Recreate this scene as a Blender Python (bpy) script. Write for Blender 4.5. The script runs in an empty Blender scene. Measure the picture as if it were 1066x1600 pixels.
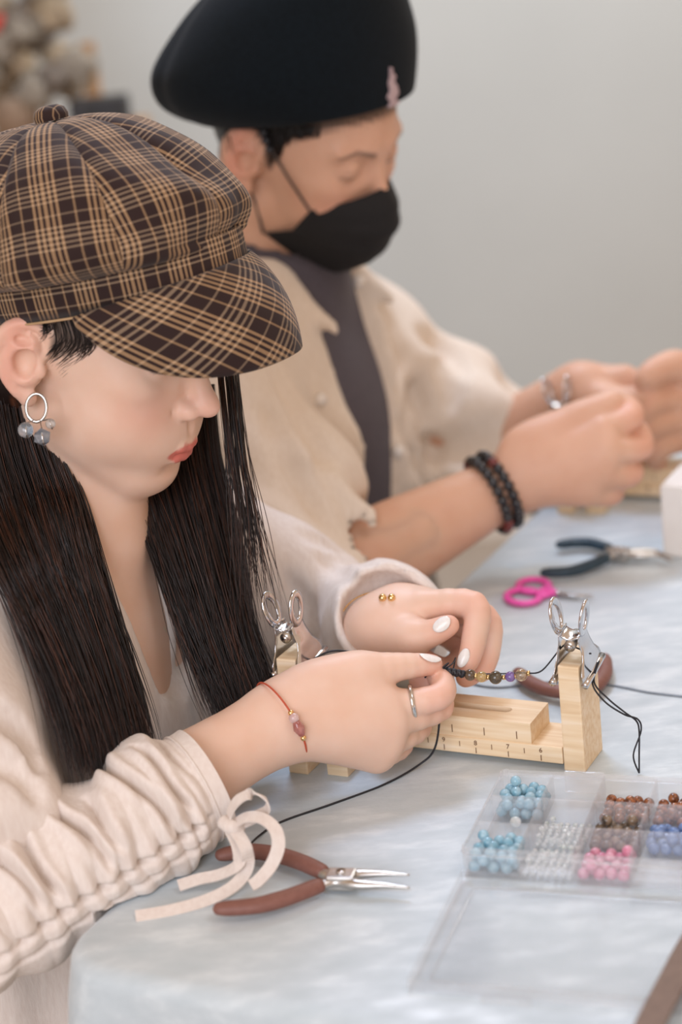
import bpy, bmesh, math, random
import numpy as np
from mathutils import Vector, Matrix
random.seed(7); RNG = np.random.default_rng(7)
S = bpy.context.scene
COL = S.collection

# ------------------------------------------------------------------ camera
TZ = 0.74                      # table top height
F_PX, PITCH, ROLL, CAM_H = 3000.0, math.radians(18.0), math.radians(6.0), 0.62
CAM = np.array([0.0, 0.0, TZ + CAM_H])
_f = np.array([0, math.cos(PITCH), -math.sin(PITCH)]); _r = np.array([1.0, 0, 0]); _u = np.cross(_r, _f)
IX = math.cos(ROLL) * _r - math.sin(ROLL) * _u
IY = -math.sin(ROLL) * _r - math.cos(ROLL) * _u
cam_d = bpy.data.cameras.new('camera'); cam = bpy.data.objects.new('camera', cam_d); COL.objects.link(cam)
_m = Matrix.Identity(4)
for i in range(3):
    _m[i][0] = IX[i]; _m[i][1] = -IY[i]; _m[i][2] = -_f[i]; _m[i][3] = CAM[i]
cam.matrix_world = _m
cam_d.sensor_fit = 'VERTICAL'; cam_d.sensor_height = 36.0; cam_d.lens = 36.0 * F_PX / 1600.0
cam_d.dof.use_dof = True; cam_d.dof.focus_distance = 1.37; cam_d.dof.aperture_fstop = 3.3
cam_d.clip_start = 0.05
S.camera = cam

# ------------------------------------------------------------------ light
def lin(h):
    h = h.lstrip('#'); o = []
    for i in (0, 2, 4):
        c = int(h[i:i + 2], 16) / 255.0
        o.append(c / 12.92 if c <= 0.04045 else ((c + 0.055) / 1.055) ** 2.4)
    return tuple(o) + (1.0,)
S.view_settings.view_transform = 'Standard'; S.view_settings.look = 'None'
S.view_settings.gamma = 1.0; S.view_settings.exposure = 0.15; S.view_settings.use_curve_mapping = False
W = bpy.data.worlds.new('room_light'); S.world = W; W.use_nodes = True
W.node_tree.nodes['Background'].inputs[0].default_value = lin('#ffd9b8')
W.node_tree.nodes['Background'].inputs[1].default_value = 0.64
def area(name, loc, target, size, power, colour, sy=None):
    d = bpy.data.lights.new(name, 'AREA'); d.energy = power; d.color = lin(colour)[:3]
    d.shape = 'RECTANGLE'; d.size = size; d.size_y = sy or size
    o = bpy.data.objects.new(name, d); COL.objects.link(o); o.location = loc
    o.rotation_euler = (Vector(target) - Vector(loc)).to_track_quat('-Z', 'Y').to_euler()
    return o
area('frontal_fill', (-0.9, -1.1, 1.75), (-0.05, 1.5, 0.95), 1.7, 42, '#eaf1ff', 1.5)  # soft fill added behind the camera to brighten faces; no actual window
area('ceiling_lamp_front', (1.0, 0.5, 2.6), (0.1, 1.5, 0.8), 0.6, 6, '#e6efff')
area('ceiling_lamp_table', (-0.02, 2.3, 2.58), (0.1, 1.35, 0.75), 0.42, 17, '#c9deff')
area('ceiling_lamp_back', (0.6, 3.0, 2.55), (0.4, 3.4, 0.9), 0.8, 18, '#eef4f6')

# ------------------------------------------------------------------ frame helpers
def ray(x, y): return _f + IX * ((x - 533.0) / F_PX) + IY * ((y - 800.0) / F_PX)
def Pd(x, y, d): return CAM + ray(x, y) * d                  # point at a distance along the view axis
def Pz(x, y, z=0.0):                                          # point at a height above the table top
    r = ray(x, y); return CAM + r * ((TZ + z - CAM[2]) / r[2])
def proj(p):
    q = np.asarray(p, float) - CAM; d = q @ _f
    return 533 + F_PX * (q @ IX) / d, 800 + F_PX * (q @ IY) / d, d
def unit(v): v = np.asarray(v, float); return v / (np.linalg.norm(v) + 1e-12)
E1 = np.array([0.463, 0.886, 0.0]); E1 /= np.linalg.norm(E1)  # along the table's long edge
E2 = np.array([E1[1], -E1[0], 0.0])                           # across the table, the way the sitters face
ZZ = np.array([0, 0, 1.0])
T0 = np.array([-0.217, 1.062, TZ])                            # table corner
def TUV(u, v, z=0.0): return T0 + E1 * u + E2 * v + ZZ * z

# ------------------------------------------------------------------ object helpers
WL = {}
def _link(o, parent, c, label, cat, group, kind):
    COL.objects.link(o)
    if parent is not None:
        o.parent = parent; c0 = WL[parent.name]
    else: c0 = np.zeros(3)
    o.location = tuple(np.asarray(c, float) - c0); WL[o.name] = np.asarray(c, float)
    if label: o['label'] = label
    if cat: o['category'] = cat
    if group: o['group'] = group
    if kind: o['kind'] = kind
    return o
def thing(name, c, label, cat, group=None):
    o = bpy.data.objects.new(name, None); o.empty_display_size = 0.02
    return _link(o, None, c, label, cat, group, None)
def mesh_data(name, V, FC, mat, smooth=True, uv=None, attrs=None):
    me = bpy.data.meshes.new(name)
    V = np.ascontiguousarray(V, dtype=np.float32)
    if isinstance(FC, np.ndarray):
        n, k = FC.shape; li = FC.astype(np.int32).ravel()
        ls = np.arange(n, dtype=np.int32) * k; lt = np.full(n, k, dtype=np.int32)
    else:
        lt = np.array([len(f) for f in FC], dtype=np.int32); n = len(FC)
        ls = np.concatenate([[0], np.cumsum(lt)[:-1]]).astype(np.int32)
        li = np.concatenate([np.asarray(f, dtype=np.int32) for f in FC])
    me.vertices.add(len(V)); me.vertices.foreach_set('co', V.ravel())
    me.loops.add(len(li)); me.loops.foreach_set('vertex_index', li)
    me.polygons.add(n); me.polygons.foreach_set('loop_start', ls); me.polygons.foreach_set('loop_total', lt)
    me.polygons.foreach_set('use_smooth', np.full(n, smooth, dtype=bool))
    if uv is not None:
        lay = me.uv_layers.new(name='UVMap'); lay.data.foreach_set('uv', np.asarray(uv, dtype=np.float32)[li].ravel())
    if attrs:
        for k, a in attrs.items():
            at = me.attributes.new(k, 'FLOAT', 'POINT'); at.data.foreach_set('value', np.asarray(a, dtype=np.float32))
    me.update(calc_edges=True); me.validate()
    if mat is not None: me.materials.append(mat)
    return me
def mobj(name, V, FC, mat, parent=None, smooth=True, uv=None, attrs=None, label=None, cat=None, group=None, kind=None, base=False):
    V = np.asarray(V, float); lo, hi = V.min(0), V.max(0); c = (lo + hi) / 2
    if base: c[2] = lo[2]
    o = bpy.data.objects.new(name, mesh_data(name, V - c, FC, mat, smooth, uv, attrs))
    return _link(o, parent, c, label, cat, group, kind)
def inst(name, me, c, parent=None, rot=None, scale=None, label=None, cat=None, group=None, kind=None):
    o = bpy.data.objects.new(name, me); _link(o, parent, c, label, cat, group, kind)
    if rot is not None: o.rotation_euler = rot
    if scale is not None: o.scale = scale
    return o
def join(*parts):
    Vs, Fs, off = [], [], 0
    for V, FC in parts:
        V = np.asarray(V, float); Vs.append(V)
        Fs.extend([[i + off for i in f] for f in (FC.tolist() if isinstance(FC, np.ndarray) else FC)]); off += len(V)
    return np.concatenate(Vs), Fs
def bm_out(bm):
    bm.verts.index_update(); V = np.array([v.co[:] for v in bm.verts]); FC = [[v.index for v in f.verts] for f in bm.faces]; bm.free(); return V, FC
def frame_pts(V, o, ax, ay, az):
    V = np.asarray(V, float); return np.asarray(o) + V[:, :1] * ax + V[:, 1:2] * ay + V[:, 2:3] * az
def box(lo, hi, bev=0.0, seg=2):
    bm = bmesh.new(); bmesh.ops.create_cube(bm, size=1.0)
    lo = np.asarray(lo, float); hi = np.asarray(hi, float)
    for v in bm.verts: v.co = Vector(((lo + hi) / 2 + np.array(v.co[:]) * (hi - lo)))
    if bev > 0: bmesh.ops.bevel(bm, geom=list(bm.edges), offset=bev, segments=seg, profile=0.6, affect='EDGES')
    return bm_out(bm)
def prism(poly, z0, z1, bev=0.0):
    bm = bmesh.new(); vs = [bm.verts.new((p[0], p[1], z0)) for p in poly]; f = bm.faces.new(vs)
    r = bmesh.ops.extrude_face_region(bm, geom=[f])
    for v in r['geom']:
        if isinstance(v, bmesh.types.BMVert): v.co.z = z1
    bmesh.ops.recalc_face_normals(bm, faces=bm.faces)
    if bev > 0: bmesh.ops.bevel(bm, geom=list(bm.edges), offset=bev, segments=2, profile=0.6, affect='EDGES')
    return bm_out(bm)
def spline(pts, n=8, closed=False):
    P = np.asarray(pts, float); m = len(P); out = []
    rng = range(m if closed else m - 1)
    for i in rng:
        if closed: p0, p1, p2, p3 = P[(i - 1) % m], P[i], P[(i + 1) % m], P[(i + 2) % m]
        else: p0, p1, p2, p3 = P[max(i - 1, 0)], P[i], P[i + 1], P[min(i + 2, m - 1)]
        for t in np.arange(n) / n:
            out.append(0.5 * ((2 * p1) + (-p0 + p2) * t + (2 * p0 - 5 * p1 + 4 * p2 - p3) * t * t + (-p0 + 3 * p1 - 3 * p2 + p3) * t ** 3))
    if not closed: out.append(P[-1])
    return np.array(out)
def frames(C, closed=False, up=None):
    T = np.gradient(C, axis=0) if not closed else (np.roll(C, -1, 0) - np.roll(C, 1, 0))
    T /= np.linalg.norm(T, axis=1)[:, None] + 1e-12
    n0 = np.asarray(up if up is not None else (0, 0, 1.0), float)
    if abs(T[0] @ n0) > 0.95: n0 = np.array([1.0, 0.2, 0])
    N = np.zeros_like(C); n = n0 - T[0] * (T[0] @ n0); N[0] = n / np.linalg.norm(n)
    for i in range(1, len(C)):
        b = n0 if up is not None else N[i - 1]
        n = b - T[i] * (T[i] @ b)
        if np.linalg.norm(n) < 1e-4: n = N[i - 1] - T[i] * (T[i] @ N[i - 1])
        N[i] = n / np.linalg.norm(n)
    return T, N, np.cross(T, N)
def tube(C, r, sides=8, closed=False, flat=1.0, up=None, cap=True, sq=False, round_ends=False):
    """sweep of an ellipse: r along the frame normal * flat, r along the binormal"""
    C = np.asarray(C, float); r = np.broadcast_to(np.asarray(r, float), (len(C),)).copy(); fl = np.broadcast_to(np.asarray(flat, float), (len(C),))
    if round_ends and not closed:
        T = unit(C[0] - C[1]); T2 = unit(C[-1] - C[-2]); a = np.radians([80, 55, 28])
        pre = [C[0] + T * r[0] * math.sin(x) * .8 for x in a]; post = [C[-1] + T2 * r[-1] * math.sin(x) * .8 for x in a[::-1]]
        rr = [r[0] * math.cos(x) for x in a]; rr2 = [r[-1] * math.cos(x) for x in a[::-1]]
        C = np.concatenate([pre, C, post]); r = np.concatenate([rr, r, rr2]); fl = np.concatenate([[fl[0]] * 3, fl, [fl[-1]] * 3])
    T, N, B = frames(C, closed, up)
    if sq: ang = np.radians([45, 135, 225, 315]); sides = 4; amp = math.sqrt(2)
    else: ang = np.arange(sides) * 2 * math.pi / sides; amp = 1
    ca, sa = np.cos(ang) * amp, np.sin(ang) * amp
    V = C[:, None, :] + (r * fl)[:, None, None] * ca[None, :, None] * N[:, None, :] + r[:, None, None] * sa[None, :, None] * B[:, None, :]
    n = len(C); V = V.reshape(-1, 3); FC = []
    for i in range(n if closed else n - 1):
        j = (i + 1) % n
        for k in range(sides):
            l = (k + 1) % sides
            FC.append([i * sides + k, i * sides + l, j * sides + l, j * sides + k])
    if cap and not closed:
        FC.append(list(range(sides))[::-1]); FC.append([(n - 1) * sides + k for k in range(sides)])
    return V, FC
def grid_faces(n, m, closed_m=False):
    i, j = np.meshgrid(np.arange(n - 1), np.arange(m if closed_m else m - 1), indexing='ij')
    j2 = (j + 1) % m
    return np.stack([i * m + j, i * m + j2, (i + 1) * m + j2, (i + 1) * m + j], -1).reshape(-1, 4)
def shell(V, n, m, th):
    """closed solid from an open n x m grid, offset along the normals"""
    V = V.reshape(n, m, 3); du = np.gradient(V, axis=0); dv = np.gradient(V, axis=1)
    N = np.cross(du, dv); N /= np.linalg.norm(N, axis=2)[..., None] + 1e-12
    A = V.reshape(-1, 3); B = (V - N * th).reshape(-1, 3); f = grid_faces(n, m); o = n * m
    FC = f.tolist() + (f[:, ::-1] + o).tolist()
    rim = [i * m for i in range(n)] + [(n - 1) * m + j for j in range(1, m)] + [i * m + m - 1 for i in range(n - 2, -1, -1)] + [j for j in range(m - 2, 0, -1)]
    for a, b in zip(rim, rim[1:] + rim[:1]): FC.append([a, b, b + o, a + o])
    return np.concatenate([A, B]), FC
def smoothnoise(P, scale, seed=0, octaves=2):
    """cheap smooth 3-D noise as a sum of random sinusoids"""
    rg = np.random.default_rng(seed); out = np.zeros(len(P)); amp = 1.0
    for o in range(octaves):
        for _ in range(6):
            k = rg.normal(size=3); k = k / np.linalg.norm(k) * rg.uniform(.6, 1.4) * scale * 2 ** o
            out += amp * np.sin(P @ k + rg.uniform(0, 6.28)) / 2.5
        amp *= 0.5
    return out

# ------------------------------------------------------------------ implicit surfaces (limbs, heads, cloth as one skin)
class Field:
    def __init__(s, lo, hi, h):
        s.lo = np.asarray(lo, float); s.h = h; s.n = np.ceil((np.asarray(hi, float) - s.lo) / h).astype(int) + 1
        s.D = np.full(s.n, 0.5, dtype=np.float32)
        s.ax = [(s.lo[i] + np.arange(s.n[i]) * h).astype(np.float32) for i in range(3)]
    def _sub(s, lo, hi):
        a = np.clip(np.floor((lo - s.lo) / s.h).astype(int), 0, s.n); b = np.clip(np.ceil((hi - s.lo) / s.h).astype(int) + 1, 0, s.n)
        if (b <= a).any(): return None, None
        sl = tuple(slice(a[i], b[i]) for i in range(3))
        P = (s.ax[0][a[0]:b[0], None, None], s.ax[1][None, a[1]:b[1], None], s.ax[2][None, None, a[2]:b[2]])
        return sl, P
    def _mix(s, sl, d, k, sub):
        A = s.D[sl]
        if sub:
            if k <= 0: s.D[sl] = np.maximum(A, -d); return
            hh = np.maximum(k - np.abs(A + d), 0) / k; s.D[sl] = np.maximum(A, -d) + hh * hh * k * 0.25
        else:
            if k <= 0: s.D[sl] = np.minimum(A, d); return
            hh = np.maximum(k - np.abs(A - d), 0) / k; s.D[sl] = np.minimum(A, d) - hh * hh * k * 0.25
    def cap(s, a, b, ra, rb=None, k=0.0, sub=False):
        a = np.asarray(a, float); b = np.asarray(b, float); rb = ra if rb is None else rb
        m = max(ra, rb) + k + 3 * s.h
        sl, P = s._sub(np.minimum(a, b) - m, np.maximum(a, b) + m)
        if sl is None: return
        ab = b - a; L2 = float(ab @ ab) + 1e-12
        q = [P[i] - np.float32(a[i]) for i in range(3)]
        t = np.clip((q[0] * np.float32(ab[0]) + q[1] * np.float32(ab[1]) + q[2] * np.float32(ab[2])) / np.float32(L2), 0, 1)
        d = np.sqrt(sum((q[i] - t * np.float32(ab[i])) ** 2 for i in range(3))) - (np.float32(ra) + t * np.float32(rb - ra))
        s._mix(sl, d, k, sub)
    def chain(s, pts, rs, k=0.0, sub=False):
        if np.isscalar(rs): rs = [rs] * len(pts)
        for i in range(len(pts) - 1): s.cap(pts[i], pts[i + 1], rs[i], rs[i + 1], k, sub)
    def ell(s, c, r, R=None, k=0.0, sub=False):
        c = np.asarray(c, float); r = np.broadcast_to(np.asarray(r, float), (3,)); R = np.eye(3) if R is None else np.asarray(R, float)   # R columns = axes
        ext = np.sqrt(((R * r[None, :]) ** 2).sum(1)) + k + 3 * s.h
        sl, P = s._sub(c - ext, c + ext)
        if sl is None: return
        q = [P[i] - np.float32(c[i]) for i in range(3)]
        k0 = 0; k1 = 0
        for j in range(3):
            l = q[0] * np.float32(R[0, j]) + q[1] * np.float32(R[1, j]) + q[2] * np.float32(R[2, j])
            k0 = k0 + (l / np.float32(r[j])) ** 2; k1 = k1 + (l / np.float32(r[j] ** 2)) ** 2
        k0 = np.sqrt(k0); d = k0 * (k0 - 1) / (np.sqrt(k1) + 1e-9)
        s._mix(sl, d.astype(np.float32), k, sub)
    def boxp(s, c, hx, R=None, rad=0.0, k=0.0, sub=False):
        c = np.asarray(c, float); hx = np.asarray(hx, float); R = np.eye(3) if R is None else np.asarray(R, float)
        ext = (np.abs(R) @ hx) + k + rad + 3 * s.h
        sl, P = s._sub(c - ext, c + ext)
        if sl is None: return
        q = [P[i] - np.float32(c[i]) for i in range(3)]; o2 = 0; mx = None
        for j in range(3):
            l = np.abs(q[0] * np.float32(R[0, j]) + q[1] * np.float32(R[1, j]) + q[2] * np.float32(R[2, j])) - np.float32(hx[j] - rad)
            o2 = o2 + np.maximum(l, 0) ** 2; mx = l if mx is None else np.maximum(mx, l)
        s._mix(sl, np.sqrt(o2) + np.minimum(mx, 0) - np.float32(rad), k, sub)
    def displace(s, fn, band=0.03):
        """add fn(points) to the field near the surface (cloth folds)"""
        idx = np.argwhere(np.abs(s.D) < band); P = s.lo + idx * s.h
        s.D[idx[:, 0], idx[:, 1], idx[:, 2]] += fn(P).astype(np.float32)
    def mesh(s, relax=1):
        D = s.D; neg = D < 0; nx, ny, nz = D.shape
        c = np.zeros((nx - 1, ny - 1, nz - 1), dtype=np.int8)
        for i in (0, 1):
            for j in (0, 1):
                for k in (0, 1): c += neg[i:nx - 1 + i, j:ny - 1 + j, k:nz - 1 + k]
        act = (c > 0) & (c < 8); idx = np.argwhere(act); N = len(idx)
        vid = np.full(act.shape, -1, dtype=np.int32); vid[act] = np.arange(N)
        corners = [(i, j, k) for i in (0, 1) for j in (0, 1) for k in (0, 1)]
        val = np.stack([D[idx[:, 0] + a, idx[:, 1] + b, idx[:, 2] + e] for a, b, e in corners], 1)
        acc = np.zeros((N, 3)); cnt = np.zeros(N)
        for p in range(8):
            for q in range(p + 1, 8):
                dlt = np.array(corners[q]) - np.array(corners[p])
                if np.abs(dlt).sum() != 1: continue
                m = (val[:, p] < 0) != (val[:, q] < 0)
                t = val[m, p] / (val[m, p] - val[m, q])
                acc[m] += np.array(corners[p]) + t[:, None] * dlt; cnt[m] += 1
        V = s.lo + (idx + acc / cnt[:, None]) * s.h
        Q = []
        for axis in range(3):
            a = [slice(None)] * 3; b = [slice(None)] * 3; a[axis] = slice(0, -1); b[axis] = slice(1, None)
            o = [x for x in range(3) if x != axis]
            for x in o: a[x] = slice(1, -1); b[x] = slice(1, -1)
            s0 = neg[tuple(a)]; s1 = neg[tuple(b)]; e = np.argwhere(s0 != s1); fl = s0[tuple(e.T)]
            base = e.copy(); base[:, o[0]] += 1; base[:, o[1]] += 1
            def cell(d0, d1):
                g = base.copy(); g[:, o[0]] -= d0; g[:, o[1]] -= d1; return vid[g[:, 0], g[:, 1], g[:, 2]]
            q = np.stack([cell(1, 1), cell(0, 1), cell(0, 0), cell(1, 0)], 1)
            if axis == 1: q = q[:, ::-1]
            q[~fl] = q[~fl][:, ::-1]; Q.append(q)
        Q = np.concatenate(Q)
        for _ in range(relax):
            S_ = np.zeros_like(V); n_ = np.zeros(len(V))
            for a, b in ((0, 1), (1, 2), (2, 3), (3, 0)):
                np.add.at(S_, Q[:, a], V[Q[:, b]]); np.add.at(n_, Q[:, a], 1)
                np.add.at(S_, Q[:, b], V[Q[:, a]]); np.add.at(n_, Q[:, b], 1)
            V = V * 0.5 + 0.5 * S_ / np.maximum(n_, 1)[:, None]
        return V, Q
def rotm(ax, ang):
    return np.array(Matrix.Rotation(ang, 3, Vector(ax)))

# ------------------------------------------------------------------ material helpers
def newmat(name):
    m = bpy.data.materials.new(name); m.use_nodes = True; nt = m.node_tree
    return m, nt, nt.nodes, nt.links, nt.nodes['Principled BSDF']
def noise_node(nt, scale, detail=3.0, coord='Object', stretch=None, rough=0.55):
    tc = nt.nodes.new('ShaderNodeTexCoord'); n = nt.nodes.new('ShaderNodeTexNoise')
    n.inputs['Scale'].default_value = scale; n.inputs['Detail'].default_value = detail; n.inputs['Roughness'].default_value = rough
    if stretch is not None:
        mp = nt.nodes.new('ShaderNodeMapping'); mp.inputs['Scale'].default_value = stretch
        nt.links.new(tc.outputs[coord], mp.inputs['Vector']); nt.links.new(mp.outputs['Vector'], n.inputs['Vector'])
    else: nt.links.new(tc.outputs[coord], n.inputs['Vector'])
    return n
def ramp(nt, src, stops, interp='LINEAR'):
    r = nt.nodes.new('ShaderNodeValToRGB'); r.color_ramp.interpolation = interp; els = r.color_ramp.elements
    while len(els) < len(stops): els.new(0.5)
    for e, (p, c) in zip(els, stops): e.position = p; e.color = lin(c) if isinstance(c, str) else c
    nt.links.new(src, r.inputs['Fac']); return r
def bump(nt, src, strength, dist, bsdf):
    b = nt.nodes.new('ShaderNodeBump'); b.inputs['Strength'].default_value = strength; b.inputs['Distance'].default_value = dist
    nt.links.new(src, b.inputs['Height']); nt.links.new(b.outputs['Normal'], bsdf.inputs['Normal']); return b
def simple(name, c1, c2=None, rough=0.5, metal=0.0, nscale=40.0, bumps=0.0, bdist=0.001, sheen=0.0, stretch=None, spec=0.5, sss=0.0):
    m, nt, N, L, b = newmat(name)
    n = noise_node(nt, nscale, stretch=stretch); r = ramp(nt, n.outputs['Fac'], [(0.32, c1), (0.68, c2 or c1)])
    L.new(r.outputs['Color'], b.inputs['Base Color'])
    b.inputs['Roughness'].default_value = rough; b.inputs['Metallic'].default_value = metal; b.inputs['Specular IOR Level'].default_value = spec
    b.inputs['Sheen Weight'].default_value = sheen
    if sss: b.inputs['Subsurface Weight'].default_value = sss; b.inputs['Subsurface Radius'].default_value = (0.01, 0.004, 0.002); b.inputs['Subsurface Scale'].default_value = 0.6
    if bumps: bump(nt, n.outputs['Fac'], bumps, bdist, b)
    return m
def plastic_clear(name, tint='#ffffff', haze=0.12, gloss=0.10):
    """clear moulded polystyrene: light passes, a little milky, shiny skin"""
    m, nt, N, L, b = newmat(name); N.remove(b)
    out = [n for n in N if n.type == 'OUTPUT_MATERIAL'][0]
    tr = N.new('ShaderNodeBsdfTransparent'); tr.inputs[0].default_value = lin(tint)
    df = N.new('ShaderNodeBsdfTranslucent'); df.inputs[0].default_value = lin('#f8fafd'); dd = N.new('ShaderNodeBsdfDiffuse'); dd.inputs[0].default_value = lin('#f8fafd'); ms = N.new('ShaderNodeMixShader'); ms.inputs[0].default_value = .5; L.new(df.outputs[0], ms.inputs[1]); L.new(dd.outputs[0], ms.inputs[2]); df = ms
    gl = N.new('ShaderNodeBsdfGlossy'); gl.inputs['Roughness'].default_value = 0.12
    lw = N.new('ShaderNodeLayerWeight'); lw.inputs[0].default_value = 0.25
    nz = noise_node(nt, 60.0); mr = N.new('ShaderNodeMapRange'); mr.inputs[3].default_value = haze * .8; mr.inputs[4].default_value = haze * 1.2
    L.new(nz.outputs['Fac'], mr.inputs[0])
    m1 = N.new('ShaderNodeMixShader'); L.new(mr.outputs[0], m1.inputs[0]); L.new(tr.outputs[0], m1.inputs[1]); L.new(df.outputs[0], m1.inputs[2])
    mu = N.new('ShaderNodeMath'); mu.operation = 'MULTIPLY_ADD'; mu.inputs[1].default_value = 0.16; mu.inputs[2].default_value = gloss * .1; L.new(lw.outputs['Fresnel'], mu.inputs[0])
    m2 = N.new('ShaderNodeMixShader'); L.new(mu.outputs[0], m2.inputs[0]); L.new(m1.outputs[0], m2.inputs[1]); L.new(gl.outputs[0], m2.inputs[2])
    L.new(m2.outputs[0], out.inputs['Surface']); return m
def gem(name, c1, c2, rough=0.08, trans=0.35, scale=160.0):
    m, nt, N, L, b = newmat(name)
    n = noise_node(nt, scale, 2.0); r = ramp(nt, n.outputs['Fac'], [(0.35, c1), (0.65, c2)])
    L.new(r.outputs['Color'], b.inputs['Base Color']); b.inputs['Roughness'].default_value = rough
    b.inputs['Transmission Weight'].default_value = trans; b.inputs['IOR'].default_value = 1.45; b.inputs['Coat Weight'].default_value = 0.4; b.inputs['Coat Roughness'].default_value = 0.05
    return m
# ================================================================== setting
M_WALL = simple('wall_paint', '#c8d0d2', '#ccd4d6', 0.9, nscale=3.0, bumps=0.05)
M_FLOOR = simple('floor_tile', '#a79c90', '#b3a89c', 0.5, nscale=6.0)
def struct(name, V, FC, m, smooth=False): return mobj(name, V, FC, m, smooth=smooth, kind='structure')
struct('floor', *box((-3.2, -1.5, -0.05), (3.2, 4.0, 0.0)), M_FLOOR)
struct('wall_back', *box((-3.2, 3.9, 0.0), (3.2, 4.0, 2.7)), M_WALL)
struct('wall_left', *box((-3.2, -1.5, 0.0), (-3.1, 3.9, 2.7)), M_WALL)
struct('baseboard_back', *box((-3.1, 3.882, 0.0), (3.2, 3.9, 0.09), 0.004), simple('baseboard_paint', '#e4e1db', rough=0.5))

# velvet cloth
def mat_velvet():
    m, nt, N, L, b = newmat('white_crushed_velvet')
    n1 = noise_node(nt, 62.0, 5.0, stretch=(0.45, 1.0, 1.0)); n2 = noise_node(nt, 9.0, 2.0); n3 = noise_node(nt, 160.0, 2.0)
    r = ramp(nt, n1.outputs['Fac'], [(0.30, '#b9c7ce'), (0.52, '#c2cfd6'), (0.72, '#d6e2e8')])
    mx = N.new('ShaderNodeMix'); mx.data_type = 'RGBA'; mx.blend_type = 'MULTIPLY'; mx.inputs[0].default_value = 0.1
    r2 = ramp(nt, n2.outputs['Fac'], [(0.35, '#e9e4e0'), (0.7, '#ffffff')])
    L.new(r.outputs['Color'], mx.inputs[6]); L.new(r2.outputs['Color'], mx.inputs[7]); L.new(mx.outputs[2], b.inputs['Base Color'])
    b.inputs['Roughness'].default_value = 0.55; b.inputs['Sheen Weight'].default_value = 0.5; b.inputs['Sheen Roughness'].default_value = 0.35
    rr = N.new('ShaderNodeMapRange'); rr.inputs[1].default_value = 0.35; rr.inputs[2].default_value = 0.7; rr.inputs[3].default_value = 0.75; rr.inputs[4].default_value = 0.35
    L.new(n1.outputs['Fac'], rr.inputs[0]); L.new(rr.outputs[0], b.inputs['Roughness'])
    ad = N.new('ShaderNodeMath'); ad.operation = 'MULTIPLY_ADD'; ad.inputs[1].default_value = 0.3; L.new(n3.outputs['Fac'], ad.inputs[0]); L.new(n1.outputs['Fac'], ad.inputs[2])
    bump(nt, ad.outputs[0], 0.35, 0.002, b); return m
M_VELVET = mat_velvet()
LU, LV = 1.55, 0.80
table = thing('table', TUV(LU / 2, LV / 2, -TZ), 'long rectangular table under the white velvet cloth', 'table')
V, FC = box((0.03, 0.03, -0.03), (LU - 0.03, LV - 0.03, -0.006), 0.004)
mobj('table_top', frame_pts(V, T0, E1, E2, ZZ), FC, simple('table_wood', '#8a6f55', '#94785c', 0.5, nscale=12), table)
for a in (0.045, LU - 0.08):
    for b_ in (0.05, LV - 0.08):
        mobj('leg', *tube([TUV(a, b_, -TZ), TUV(a, b_, -0.03)], 0.02, 12), simple('table_metal', '#9a9a9c', rough=0.35, metal=0.8), table)
def cloth():
    per = []; R = 0.045; n = 14
    for cx, cy, a0 in ((R, R, 180), (LU - R, R, 270), (LU - R, LV - R, 0), (R, LV - R, 90)):
        for i in range(n + 1):
            a = math.radians(a0 + 90 * i / n); per.append((cx + R * math.cos(a), cy + R * math.sin(a)))
    dense = []
    for i in range(len(per)):
        p = np.array(per[i]); q = np.array(per[(i + 1) % len(per)]); k = max(1, int(np.linalg.norm(q - p) / 0.02))
        for t in range(k): dense.append(p + (q - p) * t / k)
    D = np.array(dense); T = np.roll(D, -1, 0) - np.roll(D, 1, 0); T /= np.linalg.norm(T, axis=1)[:, None]; N = np.stack([T[:, 1], -T[:, 0]], 1)
    s = np.cumsum(np.linalg.norm(np.diff(D, axis=0, append=D[:1]), axis=1)); rings = []
    cen = np.array([LU / 2, LV / 2])
    for f in (0.0, 0.4, 0.75, 0.93): rings.append(np.c_[cen + (D - N * 0.012 - cen) * f, np.zeros(len(D))])
    for a in np.radians([0, 22, 45, 67, 90]): rings.append(np.c_[D - N * 0.012 * (1 - math.sin(a)), np.full(len(D), -0.012 * (1 - math.cos(a)))])
    for z in np.linspace(0.03, 0.14, 7):
        w = z / 0.14; fold = 0.010 * w * np.sin(s * 38 + 1.2 * np.sin(s * 9)) + 0.012 * w
        rings.append(np.c_[D + N * fold[:, None], np.full(len(D), -z)])
    V = np.concatenate(rings); V = V[:, :1] * E1 + V[:, 1:2] * E2 + V[:, 2:3] * ZZ + T0
    return V, grid_faces(len(rings), len(D), True)
Vc, Fc = cloth()
mobj('tablecloth', Vc, Fc, M_VELVET, label='white crushed velvet tablecloth covering the long table', cat='tablecloth')
# ================================================================== materials for the small things
def mat_wood():
    m, nt, N, L, b = newmat('pale_pine')
    tc = N.new('ShaderNodeTexCoord'); mp = N.new('ShaderNodeMapping'); mp.inputs['Rotation'].default_value = (0, 0, math.atan2(E2[1], E2[0]) * -1)
    L.new(tc.outputs['Object'], mp.inputs['Vector'])
    mp2 = N.new('ShaderNodeMapping'); mp2.inputs['Scale'].default_value = (14, 260, 200); L.new(mp.outputs[0], mp2.inputs['Vector'])
    n = N.new('ShaderNodeTexNoise'); n.inputs['Scale'].default_value = 1.0; n.inputs['Detail'].default_value = 3; n.inputs['Distortion'].default_value = 0.4
    L.new(mp2.outputs[0], n.inputs['Vector'])
    r = ramp(nt, n.outputs['Fac'], [(0.3, '#e0c39b'), (0.5, '#ead2ae'), (0.7, '#f1dfc4')]); L.new(r.outputs['Color'], b.inputs['Base Color'])
    b.inputs['Roughness'].default_value = 0.6; bump(nt, n.outputs['Fac'], 0.1, 0.0005, b); return m
M_WOOD = mat_wood()
M_STEEL = simple('polished_steel', '#c9c9cc', '#dcdcde', 0.16, 1.0, 30)
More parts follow.
